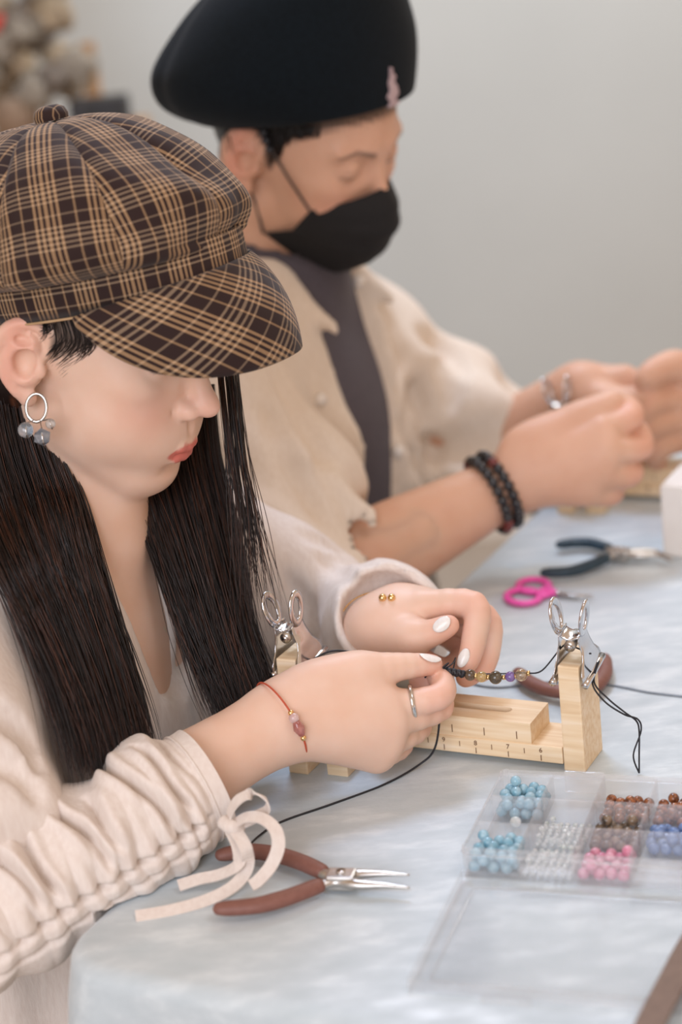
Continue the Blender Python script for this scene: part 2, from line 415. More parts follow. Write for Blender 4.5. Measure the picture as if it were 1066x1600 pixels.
M_STEEL2 = simple('brushed_steel', '#b9b5b0', '#d0cdc9', 0.3, 1.0, 90, stretch=(1, 6, 1))
M_INK = simple('burnt_ink', '#6b4a2e', '#7a573a', 0.8)
M_CORD = simple('black_waxed_cord', '#15161b', '#22242b', 0.5, nscale=700, bumps=0.3, bdist=0.0003)
M_GREYCORD = simple('grey_cord', '#7c8794', '#8d97a2', 0.6, nscale=300)
M_GRIP = simple('brown_rubber_grip', '#7a5046', '#83594e', 0.55, nscale=200, bumps=0.05)
M_NAVY = simple('navy_rubber_grip', '#1e3442', '#26404f', 0.45, nscale=100)
M_PINK = simple('pink_plastic', '#f04bb0', '#f569bf', 0.35)
M_GOLD = simple('pale_gold', '#e6bd7c', '#f0cf98', 0.22, 1.0)

# ------------------------------------------------------------------ knotting jig
JO = Pz(915, 1208)
def J(a, b, z): return JO + E2 * a + E1 * b + ZZ * z
def jbox(lo, hi, bev=0.0008): V, FC = box(lo, hi, bev); return frame_pts(V, JO, E2, E1, ZZ), FC
def text_mesh(s, size, depth=0.0002):
    cu = bpy.data.curves.new('t', 'FONT'); cu.body = s; cu.size = size; cu.extrude = depth; cu.align_x = 'CENTER'; cu.align_y = 'CENTER'
    o = bpy.data.objects.new('t', cu); COL.objects.link(o); dg = bpy.context.evaluated_depsgraph_get(); me = o.evaluated_get(dg).to_mesh()
    V = np.array([v.co[:] for v in me.vertices]); FC = [list(p.vertices) for p in me.polygons]
    o.evaluated_get(dg).to_mesh_clear(); bpy.data.objects.remove(o); bpy.data.curves.remove(cu); return V, FC
jig = thing('knotting_jig', J(-0.1, 0.02, 0), 'pale wooden knotting jig with inch ruler and two clip posts before the woman', 'jig')
mobj('post', *jbox((-0.016, 0, 0), (0, 0.04, 0.082), 0.0012), M_WOOD, jig, smooth=False)
mobj('post', *jbox((-0.213, -0.053, 0), (-0.197, -0.013, 0.092), 0.0012), M_WOOD, jig, smooth=False)
mobj('foot', *jbox((-0.213, -0.0129, 0), (-0.197, 0.04, 0.0178), 0.0008), M_WOOD, jig, smooth=False)
mobj('foot', *jbox((-0.183, -0.049, 0), (-0.166, -0.0005, 0.016), 0.0008), M_WOOD, jig, smooth=False)
rul = mobj('ruler_board', *jbox((-0.196, 0, 0.005), (-0.0165, 0.04, 0.018)), M_WOOD, jig, smooth=False)
def slot_board():
    lo, hi = (-0.213, 0.0008), (-0.04, 0.039); sa, sb = (-0.19, -0.066), (0.0155, 0.0245)
    out = [(lo[0], lo[1]), (hi[0], lo[1]), (hi[0], hi[1]), (lo[0], hi[1])]
    bm = bmesh.new(); r = (sb[1] - sb[0]) / 2; cy = sum(sb) / 2
    inner = [(sa[1] + r * math.cos(t), cy + r * math.sin(t)) for t in np.linspace(-math.pi / 2, math.pi / 2, 9)] + [(sa[0] + r * math.cos(t), cy + r * math.sin(t)) for t in np.linspace(math.pi / 2, 1.5 * math.pi, 9)]
    eo = [bm.verts.new((p[0], p[1], 0.018)) for p in out]; ei = [bm.verts.new((p[0], p[1], 0.018)) for p in inner]
    ed = [bm.edges.new((eo[i], eo[(i + 1) % 4])) for i in range(4)] + [bm.edges.new((ei[i], ei[(i + 1) % len(ei)])) for i in range(len(ei))]
    bmesh.ops.triangle_fill(bm, edges=ed, use_beauty=True)
    g = bmesh.ops.extrude_face_region(bm, geom=list(bm.faces))
    for v in g['geom']:
        if isinstance(v, bmesh.types.BMVert): v.co.z = 0.034
    bmesh.ops.recalc_face_normals(bm, faces=bm.faces); V, FC = bm_out(bm); return frame_pts(V, JO, E2, E1, ZZ), FC
sl = mobj('slotted_board', *slot_board(), M_WOOD, jig, smooth=False)
for n in range(6, 13):
    a = -0.033 - (n - 6) * 0.0254
    V, FC = text_mesh(str(n), 0.0052); mobj('numeral', frame_pts(V, J(a, -0.0002, 0.0142), E2, ZZ, -E1), FC, M_INK, rul, smooth=False)
    mobj('tick_mark', *jbox((a - 0.0003, -0.0003, 0.0062), (a + 0.0003, 0.0002, 0.0105), 0), M_INK, rul, smooth=False)
    if n > 6: mobj('tick_mark', *jbox((a + 0.0124, -0.0003, 0.0105), (a + 0.0129, 0.0002, 0.0145), 0), M_INK, rul, smooth=False)
    if n > 6: mobj('tick_mark', *jbox((a + 0.0070, 0.0005, 0.021), (a + 0.0076, 0.0010, 0.027), 0), M_INK, sl, smooth=False)
# bulldog clips: two sprung cheeks, rolled jaws, oval ring handles
def clip(name, o, w, n, s, label, k=1.0):
    """o = grip centre, w = jaw direction, n = handle direction, s = opening direction"""
    t = thing(name, o, label, 'clip', 'steel bulldog clips on jig posts')
    def place(V): return frame_pts(np.asarray(V) * k, o, s, w, n)
    for sg in (-1, 1):
        prof = [(0.0112, -0.006), (0.0098, 0.002), (0.0094, 0.006), (0.0090, 0.012), (0.0074, 0.019), (0.0068, 0.026)]
        P = spline([(a, 0, b) for a, b in prof], 4); m = len(P); hw = np.interp(P[:, 2], [-0.006, 0.0, 0.004, 0.008, 0.013, 0.026], [0.0205, 0.0198, 0.0165, 0.0125, 0.0100, 0.0085])
        ys = np.linspace(-1, 1, 9)
        G = np.array([[(sg * (P[i, 0] + 0.0012 * (1 - y * y)), y * hw[i], P[i, 2]) for y in ys] for i in range(m)])
        V, FC = shell(G.reshape(-1, 3), m, 9, 0.0007 * sg); ck = mobj('cheek', place(V), FC, M_STEEL, t)
        R = np.array([(sg * 0.0122, y, -0.007) for y in np.linspace(-0.0205, 0.0205, 6)])
        mobj('jaw_roll', place(tube(R, 0.0027, 10)[0]), tube(R, 0.0027, 10)[1], M_STEEL, t)
        th = np.linspace(0, 2 * math.pi, 29)[:-1]
        ring = np.array([(sg * (0.0085 + 0.16 * (0.0115 - 0.0115 * math.cos(x))) , 0.0078 * math.sin(x), 0.0255 + 0.0115 - 0.0115 * math.cos(x)) for x in th])
        V, FC = tube(ring, 0.0032, 8, closed=True, flat=0.45, up=(1, 0, -.2)); mobj('ring_handle', place(V), FC, M_STEEL, t)
    br = np.array([(x, 0, 0.0245 - 0.003 * (1 - (x / .007) ** 2)) for x in np.linspace(-0.007, 0.007, 7)])
    V, FC = tube(br, 0.0075, 8, flat=0.12, up=(0, 0, 1)); mobj('spring_bridge', place(V), FC, M_STEEL, t)
    V, FC = tube([(0, -0.0105, 0.0175), (0, -0.0090, 0.0175)], 0.0024, 14); mobj('pivot_rivet', place(V), FC, M_STEEL, t)
    V, FC = tube([(0, -0.0092, 0.0175), (0, 0.0092, 0.0175)], 0.0042, 14); mobj('spring_coil', place(V), FC, M_STEEL2, t)
    return t
ti = math.radians(10)
clip('bulldog_clip', J(-0.008, 0.018, 0.079), E1 * math.cos(ti) + ZZ * math.sin(ti), ZZ * math.cos(ti) - E1 * math.sin(ti), E2, 'steel bulldog clip on the right jig post, above the bead box')
ti = math.radians(6)
clip('bulldog_clip', J(-0.205, -0.035, 0.089), unit(E1 * math.cos(ti) + ZZ * math.sin(ti)), unit(ZZ * math.cos(ti) - E1 * math.sin(ti) - E2 * 0.12), unit(E2 + ZZ * 0.12), 'steel bulldog clip on the left jig post, before the long hair')

# ------------------------------------------------------------------ the bracelet being knotted
def bead_mesh(name, r, mat, seg=16, facet=False):
    bm = bmesh.new()
    if facet: bmesh.ops.create_icosphere(bm, subdivisions=1, radius=r)
    else: bmesh.ops.create_uvsphere(bm, u_segments=seg, v_segments=seg // 2 + 2, radius=r)
    V, FC = bm_out(bm); return mesh_data(name, V, FC, mat, smooth=not facet)
KN = Pd(690, 1046, 1.392); B0 = Pd(728, 1053, 1.383); B1 = Pd(826, 1052, 1.366); CL = J(-0.017, 0.018, 0.088)
work = thing('knotted_bracelet', KN, 'half-made black cord bracelet with small stone beads held between both hands', 'bracelet')
def cordpts(*p): return spline(np.array(p), 8)
def cord(pts, r=0.00062, name='cord', par=None, m=None, **k): V, FC = tube(cordpts(*pts), r, 6); return mobj(name, V, FC, m or M_CORD, par or work, **k)
cord([B1, Pd(848, 1047, 1.363), CL + ZZ * 0.002, J(-0.010, 0.017, 0.0905), J(0.004, 0.017, 0.086)])
cord([J(-0.197, -0.04, 0.083), Pd(520, 1017, 1.40), Pd(580, 1026, 1.405), Pd(650, 1045, 1.397), KN], 0.0008)
cord([KN, B0, (B0 + B1) / 2, B1], 0.0005)
for (x, y) in ((676, 1041), (701, 1030)): cord([Pd(x - 12, y + 18, 1.388), Pd(x, y + 6, 1.385), Pd(690, 1046, 1.386), Pd(706, 1044 - (y - 1035), 1.39), Pd(712, 1028, 1.40)], 0.0006, 'cord_end')
cord([Pd(682, 1050, 1.386), Pd(687, 1075, 1.384), Pd(688, 1110, 1.382), Pz(680, 1168, 0.018), Pz(655, 1195, 0.004), Pz(600, 1226, 0.0008), Pz(520, 1256, 0.0008), Pz(440, 1284, 0.0008), Pz(405, 1306, 0.002), Pz(385, 1326, 0.010)], 0.0008, 'trailing_cord')
for k in range(2):
    o = np.array([0.0012 * k, -0.0006 * k, 0.0012 * k])
    cord([J(0.010, 0.012, 0.082) + o, Pd(926, 1068, 1.37) + o, Pd(945, 1096, 1.365) + o * 2, Pd(975, 1116, 1.362) + o, Pd(997, 1124, 1.362) - o, Pd(1002 - 3 * k, 1142, 1.364), Pd(990 + 9 * k, 1180, 1.366), Pd(999, 1208, 1.366)], 0.00065, 'hanging_cord')
for i in range(4):
    p = KN + (B0 - KN) * (0.22 + 0.20 * i) - _f * 0.002
    V, FC = tube(spline([p + ZZ * 0.001 + (B0 - KN) * -0.08, p + IY * 0.0016, p + (B0 - KN) * 0.09 + ZZ * 0.001], 5), 0.0020, 8, round_ends=True); mobj('knot', V, FC, M_CORD, work)
gm = {'smoky': gem('smoky_quartz', '#5b4a3a', '#8d7a64', trans=0.6), 'yellow': gem('yellow_citrine', '#c9a768', '#e4cd97', trans=0.6), 'grey': gem('grey_quartz', '#4c4437', '#857a66', trans=0.6),
      'purple': gem('purple_amethyst', '#7b5fa6', '#a58cc8', trans=0.5), 'clear': gem('brown_clear_quartz', '#a58e74', '#d8c7ae', trans=0.7)}
def along(x): t = (x - 728) / (826 - 728); return B0 + (B1 - B0) * t + IY * (0.0028 * 4 * t * (1 - t))
for nm, x, r in (('smoky', 735, 0.0043), ('yellow', 753, 0.0041), ('grey', 775, 0.0049), ('purple', 798, 0.0039), ('clear', 815, 0.0045)):
    inst('stone_bead', bead_mesh('stone_bead', r, gm[nm]), along(x), work, label={'smoky': 'smoky brown bead', 'yellow': 'pale yellow bead', 'grey': 'larger grey smoky bead', 'purple': 'purple bead', 'clear': 'clear brownish bead'}[nm])
sp = None
for x in (725, 744, 763.5, 788, 806.5, 826):
    d = unit(B1 - B0); V, FC = tube(np.array([-d * 0.0009, d * 0.0009]), 0.0019, 10); sp = sp or mesh_data('gold_spacer', V, FC, M_GOLD); inst('gold_spacer', sp, along(x), work)
V, FC = tube(cordpts(Pz(735, 1068, 0.001), Pz(780, 1074, 0.001), Pz(860, 1066, 0.001), Pz(950, 1070, 0.001), Pz(1010, 1081, 0.001), Pz(1066, 1088, 0.001), Pz(1110, 1094, 0.001)), 0.0009, 6)
mobj('thread', V, FC, M_GREYCORD, label='thin grey cord lying on the cloth behind the jig', cat='cord')

# ------------------------------------------------------------------ bead box
rb = math.radians(8); BA = E2 * math.cos(rb) + E1 * math.sin(rb); BB = E1 * math.cos(rb) - E2 * math.sin(rb)
BO = J(-0.027, -0.163, 0.0); NC, NR, CW, CD, BH, WT = 5, 3, 0.0362, 0.0380, 0.022, 0.0011
def X(p, o=BO): return frame_pts(np.atleast_2d(p), o, BA, BB, ZZ)
def bbox(lo, hi, bev=0.0): V, FC = box(lo, hi, bev); return X(V), FC
M_BOX = plastic_clear('clear_box_plastic', '#ffffff', 0.17, 0.25); M_LID = plastic_clear('clear_lid_plastic', '#ffffff', 0.07, 0.25)
bx = thing('bead_box', X((NC * CW / 2, NR * CD / 2, 0))[0], 'clear plastic bead box with divided compartments beside the jig', 'box')
Wb, Db = NC * CW, NR * CD
mobj('box_floor', *bbox((0, 0, 0.0003), (Wb, Db, 0.0014)), M_BOX, bx, smooth=False)
def wall(path, name):
    V, FC = bbox(*path); mobj(name, V, FC, M_BOX, bx, smooth=False)
wall(((0.004, 0, 0.0014), (Wb, WT, BH)), 'front_wall'); wall(((0.004, Db - WT, 0.0014), (Wb, Db, BH)), 'rear_wall')
wall(((0, 0.004, 0.0014), (WT, Db - 0.004, BH)), 'side_wall'); wall(((Wb - WT, WT, 0.0014), (Wb, Db - WT, BH)), 'side_wall')
for cy, sy, a0 in ((0.004, -1, 180), (Db - 0.004, 1, 90)):                     # rounded left corners
    A = np.radians(np.linspace(a0, a0 + 90, 8)); G = np.array([[(0.004 + 0.004 * math.cos(t), cy + 0.004 * math.sin(t), z) for t in A] for z in (0.0014, BH)])
    V, FC = shell(G.reshape(-1, 3), 2, 8, WT); mobj('rounded_corner', X(V), FC, M_BOX, bx)
for i in range(1, NC): wall(((i * CW - WT / 2, WT, 0.0014), (i * CW + WT / 2, Db - WT, BH - 0.001)), 'divider')
for j in range(1, NR):
    for i in range(NC): wall(((i * CW + WT * (1.0 if i == 0 else .5), j * CD - WT / 2, 0.0014), ((i + 1) * CW - WT * .5, j * CD + WT / 2, BH - 0.001)), 'cross_divider')
rim = X([(-0.0012, 0.003, 0), (-0.0012, Db - 0.003, 0), (0.003, Db + 0.0012, 0), (Wb - 0.003, Db + 0.0012, 0), (Wb + 0.0012, Db - 0.003, 0), (Wb + 0.0012, 0.003, 0), (Wb - 0.003, -0.0012, 0), (0.003, -0.0012, 0)]) + ZZ * (BH - 0.0045)
mobj('outer_rim', *tube(rim, 0.0009, 6, closed=True, up=ZZ), M_BOX, bx)
for a in (0.038, 0.110): mobj('hinge', *bbox((a, -0.0045, 0.008), (a + 0.034, -0.0002, 0.0125), 0.0008), M_BOX, bx, smooth=False)
mobj('latch', *bbox((0.044, Db + 0.0004, 0.006), (0.072, Db + 0.003, 0.0225), 0.0006), M_BOX, bx, smooth=False)
# open lid lying on the cloth in front (hinged: a part of the box)
lid = mobj('lid', *bbox((0, -0.004 - Db - 0.018, 0.0006), (Wb, -0.0055, 0.0018)), M_LID, bx, smooth=False, label='flat clear open lid')
y0, y1 = -0.022 - Db, -0.0055
for lo, hi in (((0, y0, 0.0018), (Wb, y0 + WT, 0.009)), ((0, y1 - WT, 0.0018), (Wb, y1, 0.009)), ((0, y0 + WT, 0.0018), (WT, y1 - WT, 0.009)), ((Wb - WT, y0 + WT, 0.0018), (Wb, y1 - WT, 0.009))):
    mobj('lid_rim', *bbox(lo, hi, 0.0003), M_LID, lid, smooth=False)
ins = X([(0.010, y0 + 0.014, 0), (0.014, y0 + 0.010, 0), (Wb - 0.014, y0 + 0.010, 0), (Wb - 0.010, y0 + 0.014, 0), (Wb - 0.010, y1 - 0.014, 0), (Wb - 0.014, y1 - 0.010, 0), (0.014, y1 - 0.010, 0), (0.010, y1 - 0.014, 0)]) + ZZ * 0.0022
mobj('lid_ridge', *tube(ins, 0.0010, 6, closed=True, up=ZZ), M_LID, lid)
mobj('lid_tab', *bbox((0.045, y0 - 0.006, 0.0008), (0.075, y0 - 0.0002, 0.004), 0.0008), M_LID, lid, smooth=False)
gb = {'blue': gem('aquamarine', '#8cc8de', '#bfe2ee', 0.1, 0.4), 'ice': gem('ice_quartz', '#e6f2ee', '#ffffff', 0.06, 0.55), 'copper': gem('copper_rutile', '#5a2f1c', '#c27a4e', 0.08, 0.3, 260),
      'tea': gem('tea_quartz', '#3b322c', '#a08a72', 0.08, 0.4, 120), 'pink': gem('rose_quartz', '#e77fa6', '#f7bccf', 0.1, 0.4), 'royal': gem('blue_agate', '#5f86c4', '#93b2e0', 0.1, 0.4)}
bm_ = {k: bead_mesh('loose_bead_' + k, 0.0039, m, 14) for k, m in gb.items()}; chip = bead_mesh('loose_bead_chip', 0.0021, gb['ice'], 8, True)
names = {'blue': 'pale blue', 'copper': 'copper brown', 'tea': 'smoky dark brown', 'pink': 'rose pink', 'royal': 'mid blue', 'ice': 'clear'}
def pile(n, r, w, d, seed, iters=500):
    """settle n spheres in a w x d tray"""
    rg = np.random.default_rng(seed); P = np.c_[rg.uniform(r, w - r, n), rg.uniform(r, d - r, n), r + rg.uniform(0, 1, n) * 2.2 * r * max(1, n / 10)]
    for it in range(iters):
        P[:, 2] -= 0.00012 if it < iters - 60 else 0.0
        for _ in range(3):
            D = P[:, None] - P[None]; L_ = np.linalg.norm(D, axis=2) + np.eye(n); ov = np.maximum(2 * r - L_, 0) * (1 - np.eye(n)); P += (D / L_[..., None] * ov[..., None] * .45).sum(1)
            P[:, 0] = np.clip(P[:, 0], r, w - r); P[:, 1] = np.clip(P[:, 1], r, d - r); P[:, 2] = np.maximum(P[:, 2], r)
    return P
def fill(ci, ri, kind, n, label):
    rg = random.Random(ci * 7 + ri); q = pile(n, 0.0040, CW - WT - 0.0012, CD - WT - 0.0012, ci * 11 + ri)
    for p in q:
        inst('loose_bead', bm_[kind], X((ci * CW + WT * .5 + 0.0006 + (.0005 if ci == 0 else 0) + p[0] * (.985 if ci == 0 else 1), ri * CD + WT * .5 + 0.0006 + (.0005 if ri == 0 else 0) + p[1] * .985, 0.0015 + p[2]))[0], rot=(rg.uniform(0, 6), rg.uniform(0, 6), 0), label=label, cat='bead', group=label)
def chips(ci, ri, n, label):
    rg = random.Random(ci * 5 + ri); cells = [(i, j, k) for k in range(2) for i in range(7) for j in range(7)]; first = cells[:49]; rg.shuffle(first); second = cells[49:]; rg.shuffle(second)
    for i, j, k in (first + second)[:n]:
        p = X((ci * CW + 0.0032 + i * 0.0049 + rg.uniform(-.0003, .0003), ri * CD + 0.0040 + j * 0.0050 + rg.uniform(-.0003, .0003), 0.0037 + 0.0042 * k))[0]
        inst('crystal_bead', chip, p, rot=(rg.uniform(0, 6), rg.uniform(0, 6), rg.uniform(0, 6)), label=label, cat='bead', group=label)
fill(0, 2, 'blue', 34, 'pale blue round bead piled in the rear left compartment')
fill(0, 1, 'ice', 1, 'single clear bead in the compartment between the two blue piles')
fill(0, 0, 'blue', 34, 'pale blue round bead piled in the front left compartment')
chips(1, 1, 56, 'tiny clear crystal bead in the middle compartment beside the blue beads')
chips(1, 0, 62, 'tiny clear crystal bead in the front compartment beside the blue beads')
fill(2, 2, 'copper', 17, 'copper brown bead in the rear compartment of the third column')
fill(2, 1, 'tea', 20, 'smoky brown bead in the compartment behind the pink beads')
fill(2, 0, 'pink', 20, 'rose pink bead in the front compartment of the box')
fill(3, 2, 'copper', 20, 'copper brown bead in the rear compartment at the right frame edge')
fill(3, 1, 'royal', 24, 'mid blue bead in the compartment at the right frame edge')

# ------------------------------------------------------------------ pliers, scissors, strap
def flatpts(px, z): return np.array([Pz(x, y, z) for x, y in px])
def pliers(name, label, grips, jaws, joint, m, zc=0.008, rg=0.0065):
    t = thing(name, Pz(joint[0], joint[1], 0), label, 'pliers')
    for g in grips:
        C = spline(flatpts(g, zc), 8); n = len(C); r = np.interp(np.linspace(0, 1, n), [0, .1, .5, .9, 1], [rg * .88, rg * .95, rg, rg * .9, rg * .75])
        mobj('grip', *tube(C, r, 14, flat=0.82, up=ZZ, round_ends=True), m, t)
    for j in jaws:
        C = spline(flatpts(j, zc), 6); n = len(C); r = np.interp(np.linspace(0, 1, n), [0, .25, .4, 1], [rg * .55, rg * .72, rg * .74, rg * .10])
        mobj('jaw', *tube(C, r, 12, flat=0.8, up=ZZ), M_STEEL2, t)
    c = Pz(joint[0], joint[1], zc)
    tip_ = Pz(*jaws[0][-1], zc) * .5 + Pz(*jaws[1][-1], zc) * .5; jx = unit(tip_ - c); jy = np.cross(ZZ, jx)
    V, FC = box((-0.0095, -0.0066, -0.0054), (0.0095, 0.0066, 0.0054), 0.0016, 2); mobj('box_joint', frame_pts(V, c, jx, jy, ZZ), FC, M_STEEL2, t, smooth=False)
    mobj('rivet', *tube([c + ZZ * 0.0052, c + ZZ * 0.0064], 0.0032, 16), M_STEEL, t)
    return t
pliers('pliers', 'brown-handled needle-nose pliers lying in front of the tied sleeve', [[(503, 1362), (470, 1347), (430, 1335), (385, 1330), (345, 1336)], [(498, 1384), (450, 1402), (400, 1415), (342, 1420)]],
       [[(498, 1363), (530, 1370), (560, 1366), (600, 1365), (640, 1367)], [(494, 1386), (525, 1377), (562, 1382), (600, 1383), (640, 1387)]], (534, 1374), M_GRIP)
pliers('pliers', 'navy-handled pliers lying on the cloth before the man', [[(950, 856), (925, 849), (900, 848), (874, 851)], [(948, 872), (920, 884), (890, 893), (850, 895)]],
       [[(950, 858), (968, 866), (1000, 862), (1025, 862), (1050, 872)], [(948, 874), (966, 866), (1000, 868), (1028, 868), (1052, 878)]], (968, 866), M_NAVY, rg=0.0062)
pliers('pliers', 'brown-handled pliers lying behind the right jig post', [[(880, 1082), (850, 1076), (825, 1064), (810, 1050)], [(905, 1082), (930, 1072), (945, 1052), (945, 1028)]],
       [[(884, 1082), (893, 1092), (903, 1120), (915, 1145)], [(903, 1084), (896, 1094), (906, 1122), (918, 1147)]], (894, 1096), M_GRIP)
sc = thing('scissors', Pz(860, 925, 0), 'small pink-handled scissors lying beside the navy pliers', 'scissors')
for cx, cy, rx, ry in ((818, 932, 26, 11), (834, 915, 24, 10)):
    th = np.linspace(0, 2 * math.pi, 25)[:-1]; mobj('finger_loop', *tube(flatpts([(cx + rx * math.cos(a), cy + ry * math.sin(a)) for a in th], 0.004), 0.0034, 8, closed=True, up=ZZ, flat=.8), M_PINK, sc)
for a, b_ in (((840, 933), (866, 925)), ((852, 917), (868, 928))): mobj('shank', *tube(flatpts([a, ((a[0] + b_[0]) / 2, (a[1] + b_[1]) / 2), b_], 0.004), [0.004, 0.0045, 0.004], 8, flat=.7, up=ZZ), M_PINK, sc)
for dz, q in ((0.0045, 934), (0.0030, 930)): mobj('blade', *tube(flatpts([(862, 925), (890, 929), (928, q)], dz), [0.0035, 0.003, 0.0006], 4, flat=.2, up=ZZ), M_STEEL2, sc)
mobj('screw', *tube([Pz(872, 926, 0.003), Pz(872, 926, 0.006)], 0.002, 12), M_STEEL, sc)
def ribbon(C, w, th=0.0008, up=None, taper=None):
    C = np.asarray(C, float); T, N, B = frames(C, up=up); n = len(C); w = np.broadcast_to(w, (n,)); V = []
    for a, b_ in ((-1, -1), (1, -1), (1, 1), (-1, 1)): V.append(C + B * (a * w / 2)[:, None] + N * (b_ * th / 2))
    V = np.stack(V, 1).reshape(-1, 3); FC = grid_faces(n, 4, True).tolist(); FC += [[3, 2, 1, 0], [(n - 1) * 4 + k for k in range(4)]]; return V, FC
C = spline([Pz(1130, 1405, 0.0125), Pz(1085, 1470, 0.0125), Pz(1050, 1535, 0.0125), Pz(1012, 1610, 0.0125), Pz(990, 1670, 0.0125)], 8)
mobj('leather_strap', *ribbon(C, 0.016, 0.003, up=ZZ), simple('brown_leather', '#6d5747', '#7a6353', 0.6, nscale=150, bumps=0.2), smooth=False, label='narrow brown leather strap lying over the open lid', cat='strap')
# ================================================================== people: skin, head
def mat_skin(name, c1, c2, lip='#cd7468', brow='#2a211d'):
    m, nt, N, L, b = newmat(name)
    n = noise_node(nt, 26.0, 4.0); r = ramp(nt, n.outputs['Fac'], [(0.3, c1), (0.7, c2)]); cur = r.outputs['Color']
    for att, col in (('flush', '#e3927f'), ('lips', lip), ('brow', brow), ('nail', '#e9e6e4')):
        a = N.new('ShaderNodeAttribute'); a.attribute_name = att; mx = N.new('ShaderNodeMix'); mx.data_type = 'RGBA'
        L.new(a.outputs['Fac'], mx.inputs[0]); L.new(cur, mx.inputs[6]); mx.inputs[7].default_value = lin(col); cur = mx.outputs[2]
    L.new(cur, b.inputs['Base Color']); b.inputs['Roughness'].default_value = 0.48; b.inputs['Specular IOR Level'].default_value = 0.35
    a = N.new('ShaderNodeAttribute'); a.attribute_name = 'nail'; mr = N.new('ShaderNodeMapRange'); mr.inputs[3].default_value = 0.48; mr.inputs[4].default_value = 0.15
    L.new(a.outputs['Fac'], mr.inputs[0]); L.new(mr.outputs[0], b.inputs['Roughness'])
    b.inputs['Subsurface Weight'].default_value = 0.18; b.inputs['Subsurface Radius'].default_value = (0.012, 0.005, 0.003); b.inputs['Subsurface Scale'].default_value = 0.5
    n2 = noise_node(nt, 900.0, 2.0); bump(nt, n2.outputs['Fac'], 0.06, 0.0004, b); return m
def head_rot(yaw, pitch, roll):
    y, p, r = map(math.radians, (yaw, pitch, roll))
    f = E2 * math.cos(y) + E1 * math.sin(y); l = E1 * math.cos(y) - E2 * math.sin(y)
    f2 = f * math.cos(p) - ZZ * math.sin(p); u = ZZ * math.cos(p) + f * math.sin(p)
    return np.stack([f2, l * math.cos(r) + u * math.sin(r), u * math.cos(r) - l * math.sin(r)], 1)
class Head:
    def __init__(s, pos, R, sc): s.o = np.asarray(pos, float); s.R = R; s.sc = sc
    def p(s, x, y, z): return s.o + s.R @ (np.array([x, y, z]) * s.sc)
    def P(s, A): return s.o + (np.asarray(A, float) * s.sc) @ s.R.T
    def local(s, V): return ((V - s.o) @ s.R) / s.sc
